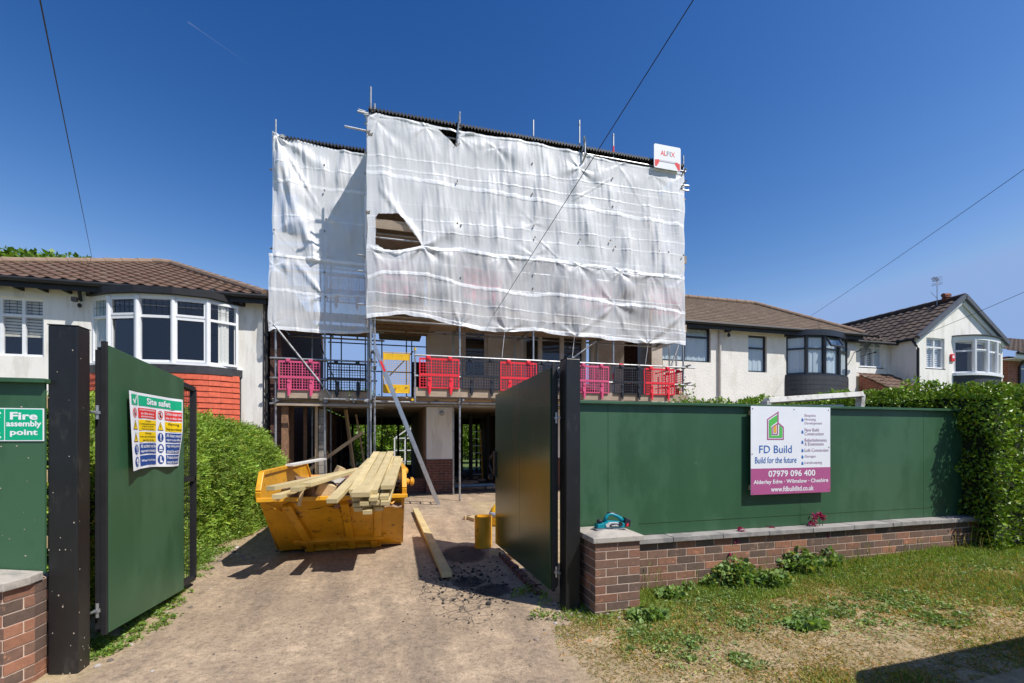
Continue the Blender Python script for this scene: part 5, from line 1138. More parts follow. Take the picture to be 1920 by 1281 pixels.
# left section
YS2 = YL-.04; lx0, lx1 = XA(511, YS2), XM[695]+.1
tL = seq([(511, 250), (560, 265), (620, 279), (700, 294)], YS2); sL = seq([(508, 476), (560, 482), (600, 487), (700, 497)], YS2); bL = seq([(505, 622), (515, 618), (560, 622), (610, 626), (660, 628), (700, 625)], YS2)
ties2 = [tie(519, 258, .07, 13, 1.5, 0, YS2), tie(609, 410, .04, 9, .9, 1, YS2), tie(513, 430, .03, 8, .6, 0, YS2), tie(609, 480, .02, 9, .5, 0, YS2)]
b2 = [(zz(0, (365, 425), YS2), .035, .75), (zz(0, (332, 372), YS2), .014, .6), (zz(0, (425, 470), YS2), .014, .6)]
sheet('upper left white sheet set back beside the sheeted tower', lx0, lx1, YS2, tL, lambda x: sL(x)-.05, ties2, b2, .20, (), 21, 200, 160, .05, .05, (.04, 0), [XLs[0], XLs[1]], [(*pz(519, 262, YS2), *pz(560, 420, YS2), .06, .05), (*pz(522, 260, YS2), *pz(610, 408, YS2), .05, .035), (*pz(519, 262, YS2), *pz(535, 440, YS2), .05, .05), (*pz(560, 390, YS2), *pz(585, 480, YS2), .05, .06), (*pz(513, 432, YS2), *pz(560, 478, YS2), .03, .02)])
sheet('lower left white sheet ending above the pink brick guard', XA(504, YS2), lx1, YS2-.03, sL, bL, [tie(609, 556, .04, 9, .7, 1, YS2), tie(513, 500, .04, 8, .6, 0, YS2), tie(513, 610, .03, 8, .5, 0, YS2), tie(650, 628, .03, 9, .5, 0, YS2)], [(seq([(505, 543), (540, 546), (570, 552), (610, 555), (700, 559)], YS2), .035, .75)], .30, (), 31, 200, 110, .08, .035, (.05, 0), [XLs[0], XLs[1]], [(*pz(522, 482, YS2), *pz(560, 545, YS2), .05, .06), (*pz(545, 482, YS2), *pz(612, 560, YS2), .04, .05), (*pz(612, 560, YS2), *pz(648, 625, YS2), .05, .06)], hem=.08)
# returns
sheet('narrow return sheet on the left flank of the tower', 0, YL-YM-.06, YS, lambda x: 9.25, lambda x: 4.45, [], [(7.6, .04, .7)], .15, (), 41, 40, 90, .03, .02, None, [], [], mx0+.01)
sheet('return sheet on the right flank of the scaffold', 0, 1.6, YS, lambda x: 9.1, lambda x: 4.35, [], [(7.6, .04, .7)], .2, (), 51, 50, 90, .03, .02, None, [], [], mx1-.02)
# small clips poking through
mb = MB()
for px, py in ((858, 338), (858, 417), (865, 421), (999, 305), (999, 362), (1002, 422), (1004, 444), (1089, 448), (1146, 450), (1155, 462), (1150, 333), (1150, 386), (1237, 470), (1255, 472), (1283, 478), (1000, 515), (1000, 540), (1210, 540), (1208, 563), (1210, 590), (864, 520), (826, 572), (1024, 570), (1054, 580)):
    q = at(px, py, YS-.09); mb.box(q.x-.014, q.x+.014, q.y+.02, q.y+.05, q.z-.016, q.z+.02)
for px, py in ((608, 308), (608, 356), (611, 410), (608, 432), (513, 430), (550, 428), (610, 556), (608, 510)):
    q = at(px, py, YS2-.09); mb.box(q.x-.014, q.x+.014, q.y+.02, q.y+.05, q.z-.016, q.z+.02)
split('sheet_clip', mb, m_coupler, sc)
# cords that tie the sheet down
mb = MB()
for px, a, b in ((944, 624, 672), (1075, 632, 680), (1213, 646, 683)): mb.tube([at(px+2, a, YS-.02), at(px-3, b, YM-.08)], .006, 5)
split('tie_cord', mb, s_white, sc)
# ================================================================ SKIP
sk = thing('skip', 'yellow steel skip heaped with timber on the driveway', 'skip', (-.63, 8.0, 0))
xa, xb = -1.46, .19; FLb, FRb = Vector((xa+.02, 6.86, .05)), Vector((xb, 6.9, .05)); FLt, FRt = Vector((xa-.01, 5.92, .865)), Vector((xb+.02, 6.22, .825))
def panel(pts, m, name='panel', th=.012): mb = MB(); mb.slab(pts, th); return obj(name, mb, m, sk)
panel([FLb, FRb, FRt, FLt], m_yellow, 'front_panel')
def side(x, name):
    s_ = FLt if x < -1 else FRt; fb = FLb if x < -1 else FRb
    P = [(fb.y, .05), (s_.y, s_.z), (s_.y-.02, s_.z+.10), (s_.y+.12, 1.17), (9.0, 1.14), (9.5, .85), (8.7, .05)]
    mb = MB(); mb.slab([(x, y, z) for y, z in P], .012); return obj(name, mb, m_yellow, sk), P
sl_, PL = side(xa-.002, 'side_panel'); sr_, PR = side(xb+.012, 'side_panel')
panel([(xa, 8.7, .05), (xb, 8.7, .05), (xb, 9.5, .87), (xa, 9.5, .87)], m_yelin, 'back_panel'); mb = MB(); mb.box(xa, xb, 6.88, 8.7, .04, .052); obj('floor', mb, m_yelin, sk)
# rim, lip and stiffeners
mb = MB()
for P, x in ((PL, xa-.004), (PR, xb+.014)):
    for a, b in zip(P[1:-1], P[2:-1]): mb.beam((x, a[0], a[1]), (x, b[0], b[1]), .06, .05)
mb.beam(FLt+Vector((-.02, -.01, 0)), FRt+Vector((.03, -.01, 0)), .075, .05); obj('rim', mb, m_yellow, sk, bevel=.006)
def PF(s, t, off=0.0):
    a = FLb.lerp(FRb, s); b = FLt.lerp(FRt, s); n = (FRb-FLb).cross(FLt-FLb).normalized(); n = n if n.y < 0 else -n
    return a.lerp(b, t)+n*off
nF = (PF(.5, .5, 1)-PF(.5, .5)).normalized()
for a, b in (((.17, .93), (.245, .20)), ((.555, .93), (.57, .24)), ((.80, .95), (.79, .20))):
    mb = MB(); mb.beam(PF(*a, .03), PF(*b, .03), .10, .055, nF); obj('rib', mb, m_yellow, sk, bevel=.004)
mb = MB(); mb.beam(PF(.19, .20, .035), PF(.84, .22, .035), .07, .065, nF); mb.beam(PF(.13, .17, .02), PF(.19, .17, .02), .10, .04, nF); mb.beam(PF(.81, .22, .02), PF(.86, .22, .02), .1, .04, nF); obj('cross_rail', mb, m_yellow, sk, bevel=.004)
mb = MB()
for s in (.25, .43, .58, .76): mb.beam(PF(s, .15, .03), PF(s, .02, .045), .09, .06, nF)
mb.beam(PF(.2, .015, .03), PF(.82, .02, .03), .03, .05, nF); obj('feet', mb, m_yellow, sk, bevel=.004)
for y in (6.55, 8.6):
    mb = MB(); mb.lathe((xb+.02, y, .98), [(.045, 0), (.045, .06), (.03, .065), (.03, .085), (.06, .09), (.06, .12), (.03, .14)], 14, 'x'); obj('lifting_lug', mb, m_yellow, sk)
mb = MB(); mb.tube([PF(.87, .96, .03), PF(.9, .96, .09), PF(.93, .96, .03)], .015, 6); mb.tube([PF(.05, .97, .04), PF(.1, .93, .07), PF(.12, .82, .03)], .012, 6); obj('hooks', mb, m_yellow, sk)
# contents
def plank(p, q, w_, h_, label, m=None, up=(0, 0, 1), name='timber_plank', group='timber lengths on the skip', cat='timber'):
    mb = MB(); p, q = Vector(p), Vector(q); L_ = (q-p).length; mb.beam((0, 0, 0), (0, L_, 0), w_, h_)
    d = (q-p).normalized(); rot = d.to_track_quat('Y', 'Z'); o = obj(name, mb, [m or m_timber], local=True, bevel=.003)
    o.location = p; o.rotation_euler = rot.to_euler(); return tag(o, label, cat, group)
ax0, ax1 = Vector((-.26, 5.36, 1.0)), Vector((-.06, 7.7, 1.36)); dax = (ax1-ax0).normalized(); sx_ = dax.cross(Vector((0, 0, 1))).normalized(); ux_ = sx_.cross(dax)
k = 0
rows = [('lowest', 3, -.235), ('bottom', 4, -.185), ('second', 4, -.135), ('third', 4, -.085), ('top', 3, -.035)]
for ri, (rn, n, dz) in enumerate(rows):
    for i in range(n):
        e = random.uniform(-.07, .07)+(.0 if i else .05); off = sx_*((i-1.5)*.112+.09-.015*ri)+ux_*dz+dax*e
        if rn == 'bottom' and i == 3: continue
        plank(ax0+off, ax1+off+dax*random.uniform(-.05, .15), .098, .046, 'pale square-edged timber in the %s row of the stacked bundle on the skip' % rn)
def P3(px, py, Y): return at(px, py, Y)
plank(P3(676, 928, 5.3), P3(727, 858, 7.8), .20, .055, 'wide pale plank lying on top of the timber bundle')
plank(P3(726, 914, 5.42), P3(747, 862, 7.7), .145, .05, 'narrower plank on the right of the top of the bundle')
plank(P3(622, 940, 5.25), P3(697, 862, 7.3), .115, .05, 'long diagonal pale plank leaning left of the timber bundle')
plank(P3(507, 916, 5.3), P3(664, 882, 7.3), .10, .048, 'uppermost of the planks fanning out over the left corner of the skip')
plank(P3(574, 909, 5.5), P3(674, 880, 7.6), .12, .048, 'pale plank in the middle of the fan at the left of the skip')
plank(P3(519, 932, 5.25), P3(590, 902, 6.6), .10, .05, 'lower plank with a cut angled end at the left of the skip')
plank(P3(553, 918, 5.35), P3(640, 890, 7.0), .10, .048, 'short plank tucked under the fan of planks in the skip')
for i, (px, py, Y, w_, h_, d_, a_, lab) in enumerate(((545, 928, 6.05, .22, .16, .10, .3, 'dark brown broken board leaning by the left corner of the skip'), (577, 925, 6.1, .25, .20, .05, -.5, 'brown offcut board standing in the middle of the skip front'), (606, 923, 6.15, .22, .24, .10, .35, 'chunky tan timber block in the skip next to the diagonal plank'),
        (563, 930, 6.0, .04, .22, .14, .2, 'thin pale upright slat at the front of the skip'), (636, 884, 7.0, .10, .14, .1, .4, 'small square timber end sticking up behind the planks'), (592, 905, 6.6, .5, .05, .3, .2, 'brown flat board lying on the skip load'))):
    q = at(px, py, Y); mb = MB(); mb.box(-w_/2, w_/2, -d_/2, d_/2, -h_/2, h_/2); o = obj('timber_offcut', mb, m_brownwood if i in (0, 1, 5) else m_timber2, local=True, bevel=.004); o.location = q; o.rotation_euler = (a_*.6, a_, a_*1.5); tag(o, lab, 'timber', 'offcuts in the skip')
mb = MB(); mb.beam((xa+.06, 7.3, 1.19), (xa+.3, 9.0, 1.2), .12, .03); o = obj('white_board', mb, M('whitewashed_board', (.6, .58, .52), .8)); tag(o, 'weathered white board on the left rim of the skip', 'board')
# mixed rubble surface in the skip
mb = MB()
def rub(u, v): x = xa+.02+(xb-xa-.04)*u; y = 6.15+3.1*v; return (x, y, .72+.16*math.sin(PI*u)*math.sin(PI*v)+.07*nz(x*4, y*4, 3)+.03*nz(x*12, y*12, 5))
mb.grid(40, 60, rub)
for i in range(170):
    x, y = random.uniform(xa+.12, xb-.1), random.uniform(6.2, 9.1); s_ = random.uniform(.02, .07); z = rub((x-xa-.02)/(xb-xa-.04), (y-6.15)/3.1)[2]
    mb.col = random.choice(((.5, .36, .24), (.25, .13, .08), (.55, .5, .42), (.35, .2, .12), (.15, .13, .12)))
    mb.box(-s_*random.uniform(1, 4), s_*2, -s_, s_, -s_*.4, s_*.4, Matrix.Translation((x, y, z+.03)) @ Matrix.Rotation(random.uniform(0, 3), 4, 'Z') @ Matrix.Rotation(random.uniform(-.6, .6), 4, 'X'))
mb.c[:41*61] = [(.34, .24, .17)]*(41*61)
o = obj('skip_waste', mb, M('waste', (1, 1, 1), .9, 0, .35, 14, 50, .01, .6, colattr=True)); tag(o, 'mixed building waste heaped in the yellow skip', 'waste', kind='stuff')
mb = MB()
for i in range(9):
    a = Vector((-.55+.04*i, 6.1+.05*i, .9)); mb.tube([a, a+Vector((.1+.02*i, .15, .14)), a+Vector((.3, .32, .10+.02*i)), a+Vector((.36, .6, .0))], .006, 5)
tag(obj('wire_tangle', mb, m_alu), 'tangle of pale wire mesh in the skip under the diagonal plank', 'wire')
# ================================================================ DRIVEWAY OBJECTS
pa, pb = gr(838, 1083, .03), gr(779, 958, .03)
plank(pa+Vector((0, 0, .03)), pb+Vector((0, 0, .03)), .115, .06, 'long pale timber plank lying alone on the driveway right of the skip', m_timber, group=None)
def bucket(p, r, h, tilt, label, m, worn=True):
    t = thing('cut_drum', label, 'drum', p); mb = MB(); pr = [(r*.96, 0), (r, .01), (r*1.0, h*.3), (r*1.02, h*.32), (r*1.01, h*.7), (r*1.03, h), (r*.98, h), (r*.96, h*.3), (r*.93, .03)]
    mb.lathe(p, pr, 24); obj('shell', mb, m, t, smooth=False); mb = MB(); mb.lathe(p+Vector((0, 0, h*.86)), [(r*.9, 0), (r*.9, .01)], 20); obj('contents', mb, m_mortar, t); return t
q = gr(910, 1031); bucket(Vector((q.x, q.y+.14, .0)), .125, .46, 0, 'yellow plastic drum standing by the free end of the right gate', m_yellow)
q = gr(928, 985); t = thing('yellow_bag', 'small yellow and grey sack on the ground behind the right gate leaf', 'sack', (q.x+.05, q.y, 0)); mb = MB(); P = Vector((q.x+.05, q.y, 0))
mb.lathe(P, [(.10, 0), (.15, .03), (.16, .15), (.13, .28), (.07, .36), (.03, .40)], 16); obj('sack', mb, m_yelpl, t, smooth=True); mb = MB(); mb.lathe(P, [(.155, .17), (.168, .18), (.155, .24), (.14, .25)], 16); obj('grey_band', mb, M('sack_grey', (.3, .33, .4), .6), t, smooth=True)
for i, (px, py, a, L_, lab) in enumerate(((905, 972, .1, .75, 'weathered timber offcut lying flat behind the yellow drum'), (885, 976, 1.9, .35, 'short broken timber block on the ground behind the yellow drum'), (948, 1045, 2.2, .5, 'pale board scrap lying under the right gate'))):
    q = gr(px, py); mb = MB(); mb.beam((-L_/2, 0, .035), (L_/2, 0, .035), .1, .07); o = obj('timber_offcut', mb, m_timber2, local=True, bevel=.004); o.location = (q.x, q.y, .0); o.rotation_euler = (0, 0, a); tag(o, lab, 'timber', 'offcuts on the driveway')
mb = MB()
for i in range(11): a = 4.35+i*.17; mb.box(1.42, 1.50, a, a+.12, .0, .055+.01*(i % 2))
o = thing('brick_edging', '', 'edging', (1.46, 5.2, 0)); split('brick', mb, m_brickwall, o); tag(o, 'row of old edging bricks under the right gate leaf', 'edging')
# stones and asphalt lumps
def stone(mb, p, r, col):
    mb.col = col; n0 = len(mb.v); k = 7
    prof = [(.0, -.3), (.75, -.2), (1, .15), (.65, .55), (.0, .7)]
    rings = []
    for (rr, h) in prof:
        rings.append([mb.av((p[0]+r*rr*(1+.35*nz(p[0]*50+a, h*9, 3))*math.cos(6.283*a/k), p[1]+r*rr*(1+.35*nz(p[1]*50+a, h*7, 6))*math.sin(6.283*a/k), p[2]+r*h)) for a in range(k)])
    for a, b in zip(rings[:-1], rings[1:]):
        for i in range(k): j = (i+1) % k; mb.af((a[i], a[j], b[j], b[i]))
mb = MB()
for i in range(520):
    x, y = random.gauss(.92, .26), random.gauss(4.95, .5); r = .003+.016*random.random()**4
    if random.random() < .12: r *= 1.7
    stone(mb, (x, y, gz(x, y)+.004), r, (.035, .033, .032))
for i in range(1500):
    x, y = random.uniform(-2, 1.7), 2.9+random.random()**1.3*6; r = .003+.009*random.random()**4
    if nz(x*1.7, y*1.1, 60) < -.05*random.random(): continue
    stone(mb, (x, y, gz(x, y)+.003), r, random.choice(((.06, .055, .05), (.3, .24, .19), (.2, .16, .13))))
for i in range(420):
    y = random.uniform(3.3, 7.5); x = (drive_edge_r(y)+random.gauss(.05, .16)) if random.random() < .45 else (drive_edge_l(y)+random.gauss(.02, .16))
    if i < 130: x, y = random.gauss(1.66, .13), random.gauss(3.78, .12)
    r = .004+.022*random.random()**3; stone(mb, (x, y, gz(x, y)+.004), r, random.choice(((.28, .22, .17), (.38, .32, .26), (.15, .12, .1), (.45, .4, .35))))
for i in range(70):
    x, y = random.uniform(-2.6, -1.5), random.uniform(6.6, 9.2); r = .01+.04*random.random()**3; stone(mb, (x, y, gz(x, y)+.005), r, random.choice(((.3, .26, .22), (.16, .13, .11), (.5, .47, .42))))
mb.col = (1, 1, 1); o = obj('loose_stones', mb, M('stone', (1, 1, 1), .95, 0, .2, 30, 80, .003, .5, colattr=True)); tag(o, 'grit and loose asphalt crumbs scattered over the driveway', 'stones', kind='stuff')
# ================================================================ POWER PLANER
pc = at(1148, 988, 3.86); pc.z = .742
t = thing('power_planer', 'teal and black cordless planer lying on the cap of the right brick pier', 'power tool', (pc.x, 3.86, pc.z))
m_teal = M('teal_plastic', (.0, .22, .27), .4, 0, .05, 5, 0, 0, 0); Rp = Matrix.Translation((pc.x+.01, 3.88, pc.z+.0)) @ Matrix.Rotation(math.radians(-4), 4, 'Z')
def prof(pts, y0, y1, nm, m, bev=.006):
    mb = MB(); a = [mb.av(Rp @ Vector((x, y0, z))) for x, z in pts]; b = [mb.av(Rp @ Vector((x, y1, z))) for x, z in pts]; mb.af(a); mb.af(b[::-1]); n = len(pts)
    for i in range(n): j = (i+1) % n; mb.af((a[j], a[i], b[i], b[j]))
    return obj(nm, mb, m, t, bevel=bev)
prof([(-.165, .012), (.10, .012), (.11, .03), (.105, .055), (.06, .07), (.0, .075), (-.06, .078), (-.10, .06), (-.16, .05)], -.045, .045, 'body', m_teal)
prof([(-.175, .0), (-.03, .0), (-.03, .011), (-.175, .011)], -.045, .045, 'front_shoe', m_alu, .001); prof([(-.02, .0), (.11, .0), (.11, .011), (-.02, .011)], -.045, .045, 'rear_shoe', m_alu, .001)
prof([(-.08, .022), (.04, .022), (.055, .045), (.03, .068), (-.05, .07), (-.09, .048)], -.055, -.0455, 'side_cover', M('cover_grey', (.5, .5, .5), .4))
prof([(-.045, .026), (.035, .026), (.045, .044), (.03, .056), (-.03, .058), (-.05, .044)], -.060, -.0552, 'cover_badge', m_blackpl, .002)
D = Decal(lambda a_, b_, h: Rp @ Vector((-.03+.062*a_, -.0605-h, .034+.016*b_))); D.text('makita', 0, 0, 1, 1, .0005, s_white, .02); D.build(t)
mb = MB(); mb.tube([Rp @ Vector(q) for q in ((-.075, 0, .07), (-.06, 0, .11), (-.035, 0, .135), (.0, 0, .135), (.05, 0, .115), (.085, 0, .09), (.10, 0, .07))], [.018, .017, .016, .017, .018, .02, .022], 10); obj('handle', mb, m_teal, t, smooth=True)
mb = MB(); mb.tube([Rp @ Vector(q) for q in ((-.045, 0, .145), (-.02, 0, .15), (.02, 0, .142), (.07, 0, .115))], .011, 8); obj('rubber_grip', mb, m_blackpl, t, smooth=True)
mb = MB(); mb.lathe(Rp @ Vector((-.125, 0, .06)), [(.02, 0), (.028, .006), (.028, .022), (.018, .03)], 14); obj('depth_knob', mb, m_blackpl, t)
prof([(.112, .015), (.165, .02), (.172, .085), (.125, .10), (.108, .06)], -.04, .04, 'battery', m_blackpl); prof([(.125, .022), (.142, .024), (.148, .05), (.128, .05)], -.042, -.0405, 'battery_label', m_red, .0005)
mb = MB(); mb.lathe(Rp @ Vector((.06, -.05, .048)), [(.022, -.006), (.022, .008)], 14, 'y'); obj('chip_outlet', mb, m_blackpl, t)
# white window frame leaning behind the hoarding
t = thing('window_frame', 'old white window frame propped up behind the green hoarding', 'frame', (5.2, 4.7, 0)); a, b = at(1437, 752, 4.75), at(1614, 740, 4.95); mb = MB(); dn = Vector((-.02, .12, -1.6))
for p, q in ((a, b), (a, a+dn), (b, b+dn), (a+dn, b+dn)): mb.beam(p, q, .07, .09, (0, -1, .2))
obj('frame', mb, M('dirty_white', (.62, .6, .55), .6, 0, .1, 8, 60, .003, .3, (.4, .36, .3), .35, 6), t, bevel=.005); mb = MB(); mb.beam(a+dn*.04+Vector((.1, .1, .0)), b+dn*.1+Vector((-.2, .1, 0)), .05, .04); obj('inner_bead', mb, m_white, t)
# ================================================================ VEGETATION
def leaves(name, C, Nn, L_, W_, mat, parent=None, cv=.3, droop=0.0, label=None, cat=None, group=None, kind=None, base=None, cols=None):
    """one mesh of many bent leaf quads. C centres, Nn leaf directions"""
    n = len(C); d = Nn/np.maximum(1e-6, np.linalg.norm(Nn, axis=1))[:, None]; r = RNG.normal(size=(n, 3)); s = np.cross(d, r); s /= np.maximum(1e-6, np.linalg.norm(s, axis=1))[:, None]
    sz = RNG.uniform(.65, 1.35, n)[:, None]; a = C-d*L_*.5*sz; b = C+d*L_*.5*sz+np.array([0, 0, -droop])*sz; nn = np.cross(d, s); m = C+nn*W_*.22*sz
    V = np.stack([a, m+s*W_*.5*sz, b, m-s*W_*.5*sz], 1).reshape(-1, 3); off = np.array(wloc(parent)) if parent is not None else np.zeros(3)
    org = None
    if parent is None: org = np.array([V[:, 0].mean(), V[:, 1].mean(), V[:, 2].min()]); off = org
    V = V-off; me = bpy.data.meshes.new(name); me.vertices.add(4*n); me.vertices.foreach_set('co', V.ravel()); me.loops.add(4*n); me.loops.foreach_set('vertex_index', np.arange(4*n, dtype=np.int32))
    me.polygons.add(n); me.polygons.foreach_set('loop_start', np.arange(0, 4*n, 4, dtype=np.int32)); me.update(calc_edges=True)
    c = RNG.uniform(1-cv, 1+cv, n)[:, None]*np.ones(3); c[RNG.random(n) < .12] *= np.array([1.35, .95, .9])
    if cols is not None: c = c*cols
    c = c*(1+RNG.uniform(-.12, .12, (n, 1))*np.array([1, .1, -.5])); c = np.repeat(np.clip(c, 0, 3), 4, 0); at_ = me.color_attributes.new('Col', 'FLOAT_COLOR', 'POINT'); at_.data.foreach_set('color', np.c_[c, np.ones(4*n)].ravel())
    o = link(name, me, mat, parent)
    if org is not None: o.location = org
    if label: tag(o, label, cat, group, kind)
    return o
def clumped(n, lo, hi, dens, thr=0.0):
    P = []
    while len(P) < n:
        q = RNG.uniform(lo, hi, (n, 3))
        for p in q:
            if dens(p) > RNG.random(): P.append(p)
            if len(P) >= n: break
    return np.array(P)
def box_hedge(name, label, x0, x1, y0, y1, z1, n, L_, W_, mat, topf=None, faces=('f', 't', 'l'), cat='hedge', rough_=.12, z0=0, group=None):
    t = thing(name, label, cat, ((x0+x1)/2, (y0+y1)/2, z0), group); tf = topf or (lambda x, y: z1); mb = MB(); ins = .16
    nx, ny = max(2, int((x1-x0)/.4)), max(2, int((y1-y0)/.4))
    mb.grid(nx, ny, lambda u, v: (x0+ins+(x1-x0-2*ins)*u, y0+ins+(y1-y0-2*ins)*v, tf(x0+(x1-x0)*u, y0+(y1-y0)*v)-ins-.05))
    def wallg(a, b):
        mb.grid(max(nx, ny), 4, lambda u, v: (a[0]+(b[0]-a[0])*u, a[1]+(b[1]-a[1])*u, z0+(tf(a[0]+(b[0]-a[0])*u, a[1]+(b[1]-a[1])*u)-ins-.05-z0)*v))
    X0, X1, Y0, Y1 = x0+ins, x1-ins, y0+ins, y1-ins
    for a, b in (((X0, Y0), (X1, Y0)), ((X1, Y0), (X1, Y1)), ((X1, Y1), (X0, Y1)), ((X0, Y1), (X0, Y0))): wallg(a, b)
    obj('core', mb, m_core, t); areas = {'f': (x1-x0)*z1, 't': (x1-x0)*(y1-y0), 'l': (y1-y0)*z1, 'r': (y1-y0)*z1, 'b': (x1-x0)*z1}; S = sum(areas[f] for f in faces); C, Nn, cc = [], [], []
    for f in faces:
        k = int(n*areas[f]/S); a, b = RNG.random(k), RNG.random(k); dpt = np.abs(RNG.normal(0, .09, k)); x = x0+(x1-x0)*a; y = y0+(y1-y0)*a if f in 'lr' else y0+(y1-y0)*b
        if f == 't': z = np.array([tf(p, q) for p, q in zip(x, y)])-dpt; base = (0, 0, 1)
        elif f in 'fb': y = np.full(k, y0 if f == 'f' else y1)+dpt*(1 if f == 'f' else -1); z = z0+(np.array([tf(p, q) for p, q in zip(x, y)])-z0)*b; base = (0, -1 if f == 'f' else 1, 0)
        else: x = np.full(k, x0 if f == 'l' else x1)+dpt*(1 if f == 'l' else -1); z = z0+(np.array([tf(p, q) for p, q in zip(x, y)])-z0)*b; base = (-1 if f == 'l' else 1, 0, 0)
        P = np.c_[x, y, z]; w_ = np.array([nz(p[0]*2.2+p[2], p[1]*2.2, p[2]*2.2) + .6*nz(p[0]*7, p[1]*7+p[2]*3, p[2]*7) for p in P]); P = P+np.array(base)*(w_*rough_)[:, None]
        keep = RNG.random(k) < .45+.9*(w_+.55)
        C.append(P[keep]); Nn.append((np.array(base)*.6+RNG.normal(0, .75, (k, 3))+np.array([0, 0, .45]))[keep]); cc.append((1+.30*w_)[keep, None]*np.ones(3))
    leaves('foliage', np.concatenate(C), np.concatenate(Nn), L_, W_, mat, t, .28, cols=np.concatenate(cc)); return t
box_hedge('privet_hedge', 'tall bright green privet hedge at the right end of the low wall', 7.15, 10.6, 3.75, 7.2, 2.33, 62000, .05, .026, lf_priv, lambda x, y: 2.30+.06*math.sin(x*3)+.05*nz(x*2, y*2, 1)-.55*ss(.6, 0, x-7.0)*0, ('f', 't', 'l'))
box_hedge('privet_hedge', 'clipped green hedge showing above the hoarding between house and sign', XA(1262, 5.9), 9.2, 5.75, 6.5, 2.2, 26000, .045, .024, lf_priv, lambda x, y: 2.17+.03*(x-5)+.06*nz(x*3, y, 1), ('f', 't'))
rs = at(1275, 722, 5.85); C = []; 
for k in range(6):
    b_ = Vector((rs.x+.05*k, 5.85, 2.1)); dv_ = Vector((RNG.uniform(-.3, .35), 0, 1)).normalized(); h_ = RNG.uniform(.2, .45)
    for q in range(14): C.append(b_+dv_*h_*q/14+Vector(RNG.normal(0, .012, 3)))
leaves('hedge_shoots', np.array([tuple(c) for c in C]), RNG.normal(0, 1, (len(C), 3))+np.array([0, 0, .5]), .05, .025, lf_priv, None, label='loose privet shoots standing up at the left end of the clipped hedge', cat='plant')
# conifer hedge: upswept feathery sprays
def conifer(label):
    x0, x1, y0, y1 = -3.9, -2.42, 4.7, 11.1; t = thing('conifer_hedge', label, 'hedge', (-3.3, 7.6, 0))
    def tf(y): return 1.86+.12*ss(5, 7, y)-.30*ss(7.4, 9.6, y)-.55*ss(9.2, 11.1, y)+.05*math.sin(y*2.2)
    def xf(y, z): r = z/tf(y); return x1-.02+.52*ss(6.5, 9.8, y)-1.5*max(0, r-.5)**1.8-.32*ss(9.6, 10.9, y)-.10*(1-r)+.10*nz(y*1.4, z*1.4, 2)
    mb = MB(); mb.grid(34, 12, lambda u, v: (xf(y0+(y1-y0)*u, tf(y0+(y1-y0)*u)*v)-.13, y0+(y1-y0)*u, max(0, (tf(y0+(y1-y0)*u)-.12))*v)); mb.grid(34, 4, lambda u, v: (xf(y0+(y1-y0)*u, tf(y0+(y1-y0)*u))-.12-1.2*v, y0+(y1-y0)*u, tf(y0+(y1-y0)*u)-.12))
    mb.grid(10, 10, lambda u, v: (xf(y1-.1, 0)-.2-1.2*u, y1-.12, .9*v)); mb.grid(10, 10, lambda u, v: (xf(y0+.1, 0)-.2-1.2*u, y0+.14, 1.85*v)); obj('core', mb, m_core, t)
    C, Nn, cc = [], [], []
    for i in range(13000):
        f = RNG.random()
        if f < .72: y = y0+(y1-y0)*RNG.random(); z = tf(y)*RNG.random(); x = xf(y, z); nrm = Vector((1, 0, .25))
        elif f < .9: y = y0+(y1-y0)*RNG.random(); z = tf(y); x = xf(y, z)-RNG.random()*1.2; nrm = Vector((.3, 0, 1))
        elif f < .96: y = y1; x = xf(y, .6)-RNG.random()*1.3; z = tf(y)*RNG.random(); nrm = Vector((0, 1, .2))
        else: y = y0; x = xf(y, .6)-RNG.random()*1.3; z = tf(y)*RNG.random(); nrm = Vector((0, -1, .2))
        d = (nrm+Vector((RNG.normal(0, .3), RNG.normal(0, .5)-.35, RNG.normal(.35, .35)))).normalized(); o_ = Vector((x, y, z))-nrm*.07*RNG.random()+nrm*.07*nz(y*5, z*5, x); L_ = RNG.uniform(.09, .20); sd = d.cross(Vector((RNG.normal(), RNG.normal(), RNG.normal()))).normalized(); cl = 1.2+.7*nz(y*2.2, z*2.2, 4)+.3*nz(y*6, z*6, 5)+.15*RNG.normal()  # colour noise darkens patches of sprays, standing in for shaded gaps
        for q in range(8):
            s_ = (q/8)*L_; sg = 1 if q % 2 else -1; C.append(tuple(o_+d*s_+sd*sg*(L_-s_)*.28)); e = d+sd*sg*.75; Nn.append(tuple(e)); cc.append((cl, cl, cl))
    leaves('foliage', np.array(C), np.array(Nn), .06, .015, lf_con, t, .25, cols=np.array(cc))
conifer('thick feathery conifer hedge along the left side of the driveway')
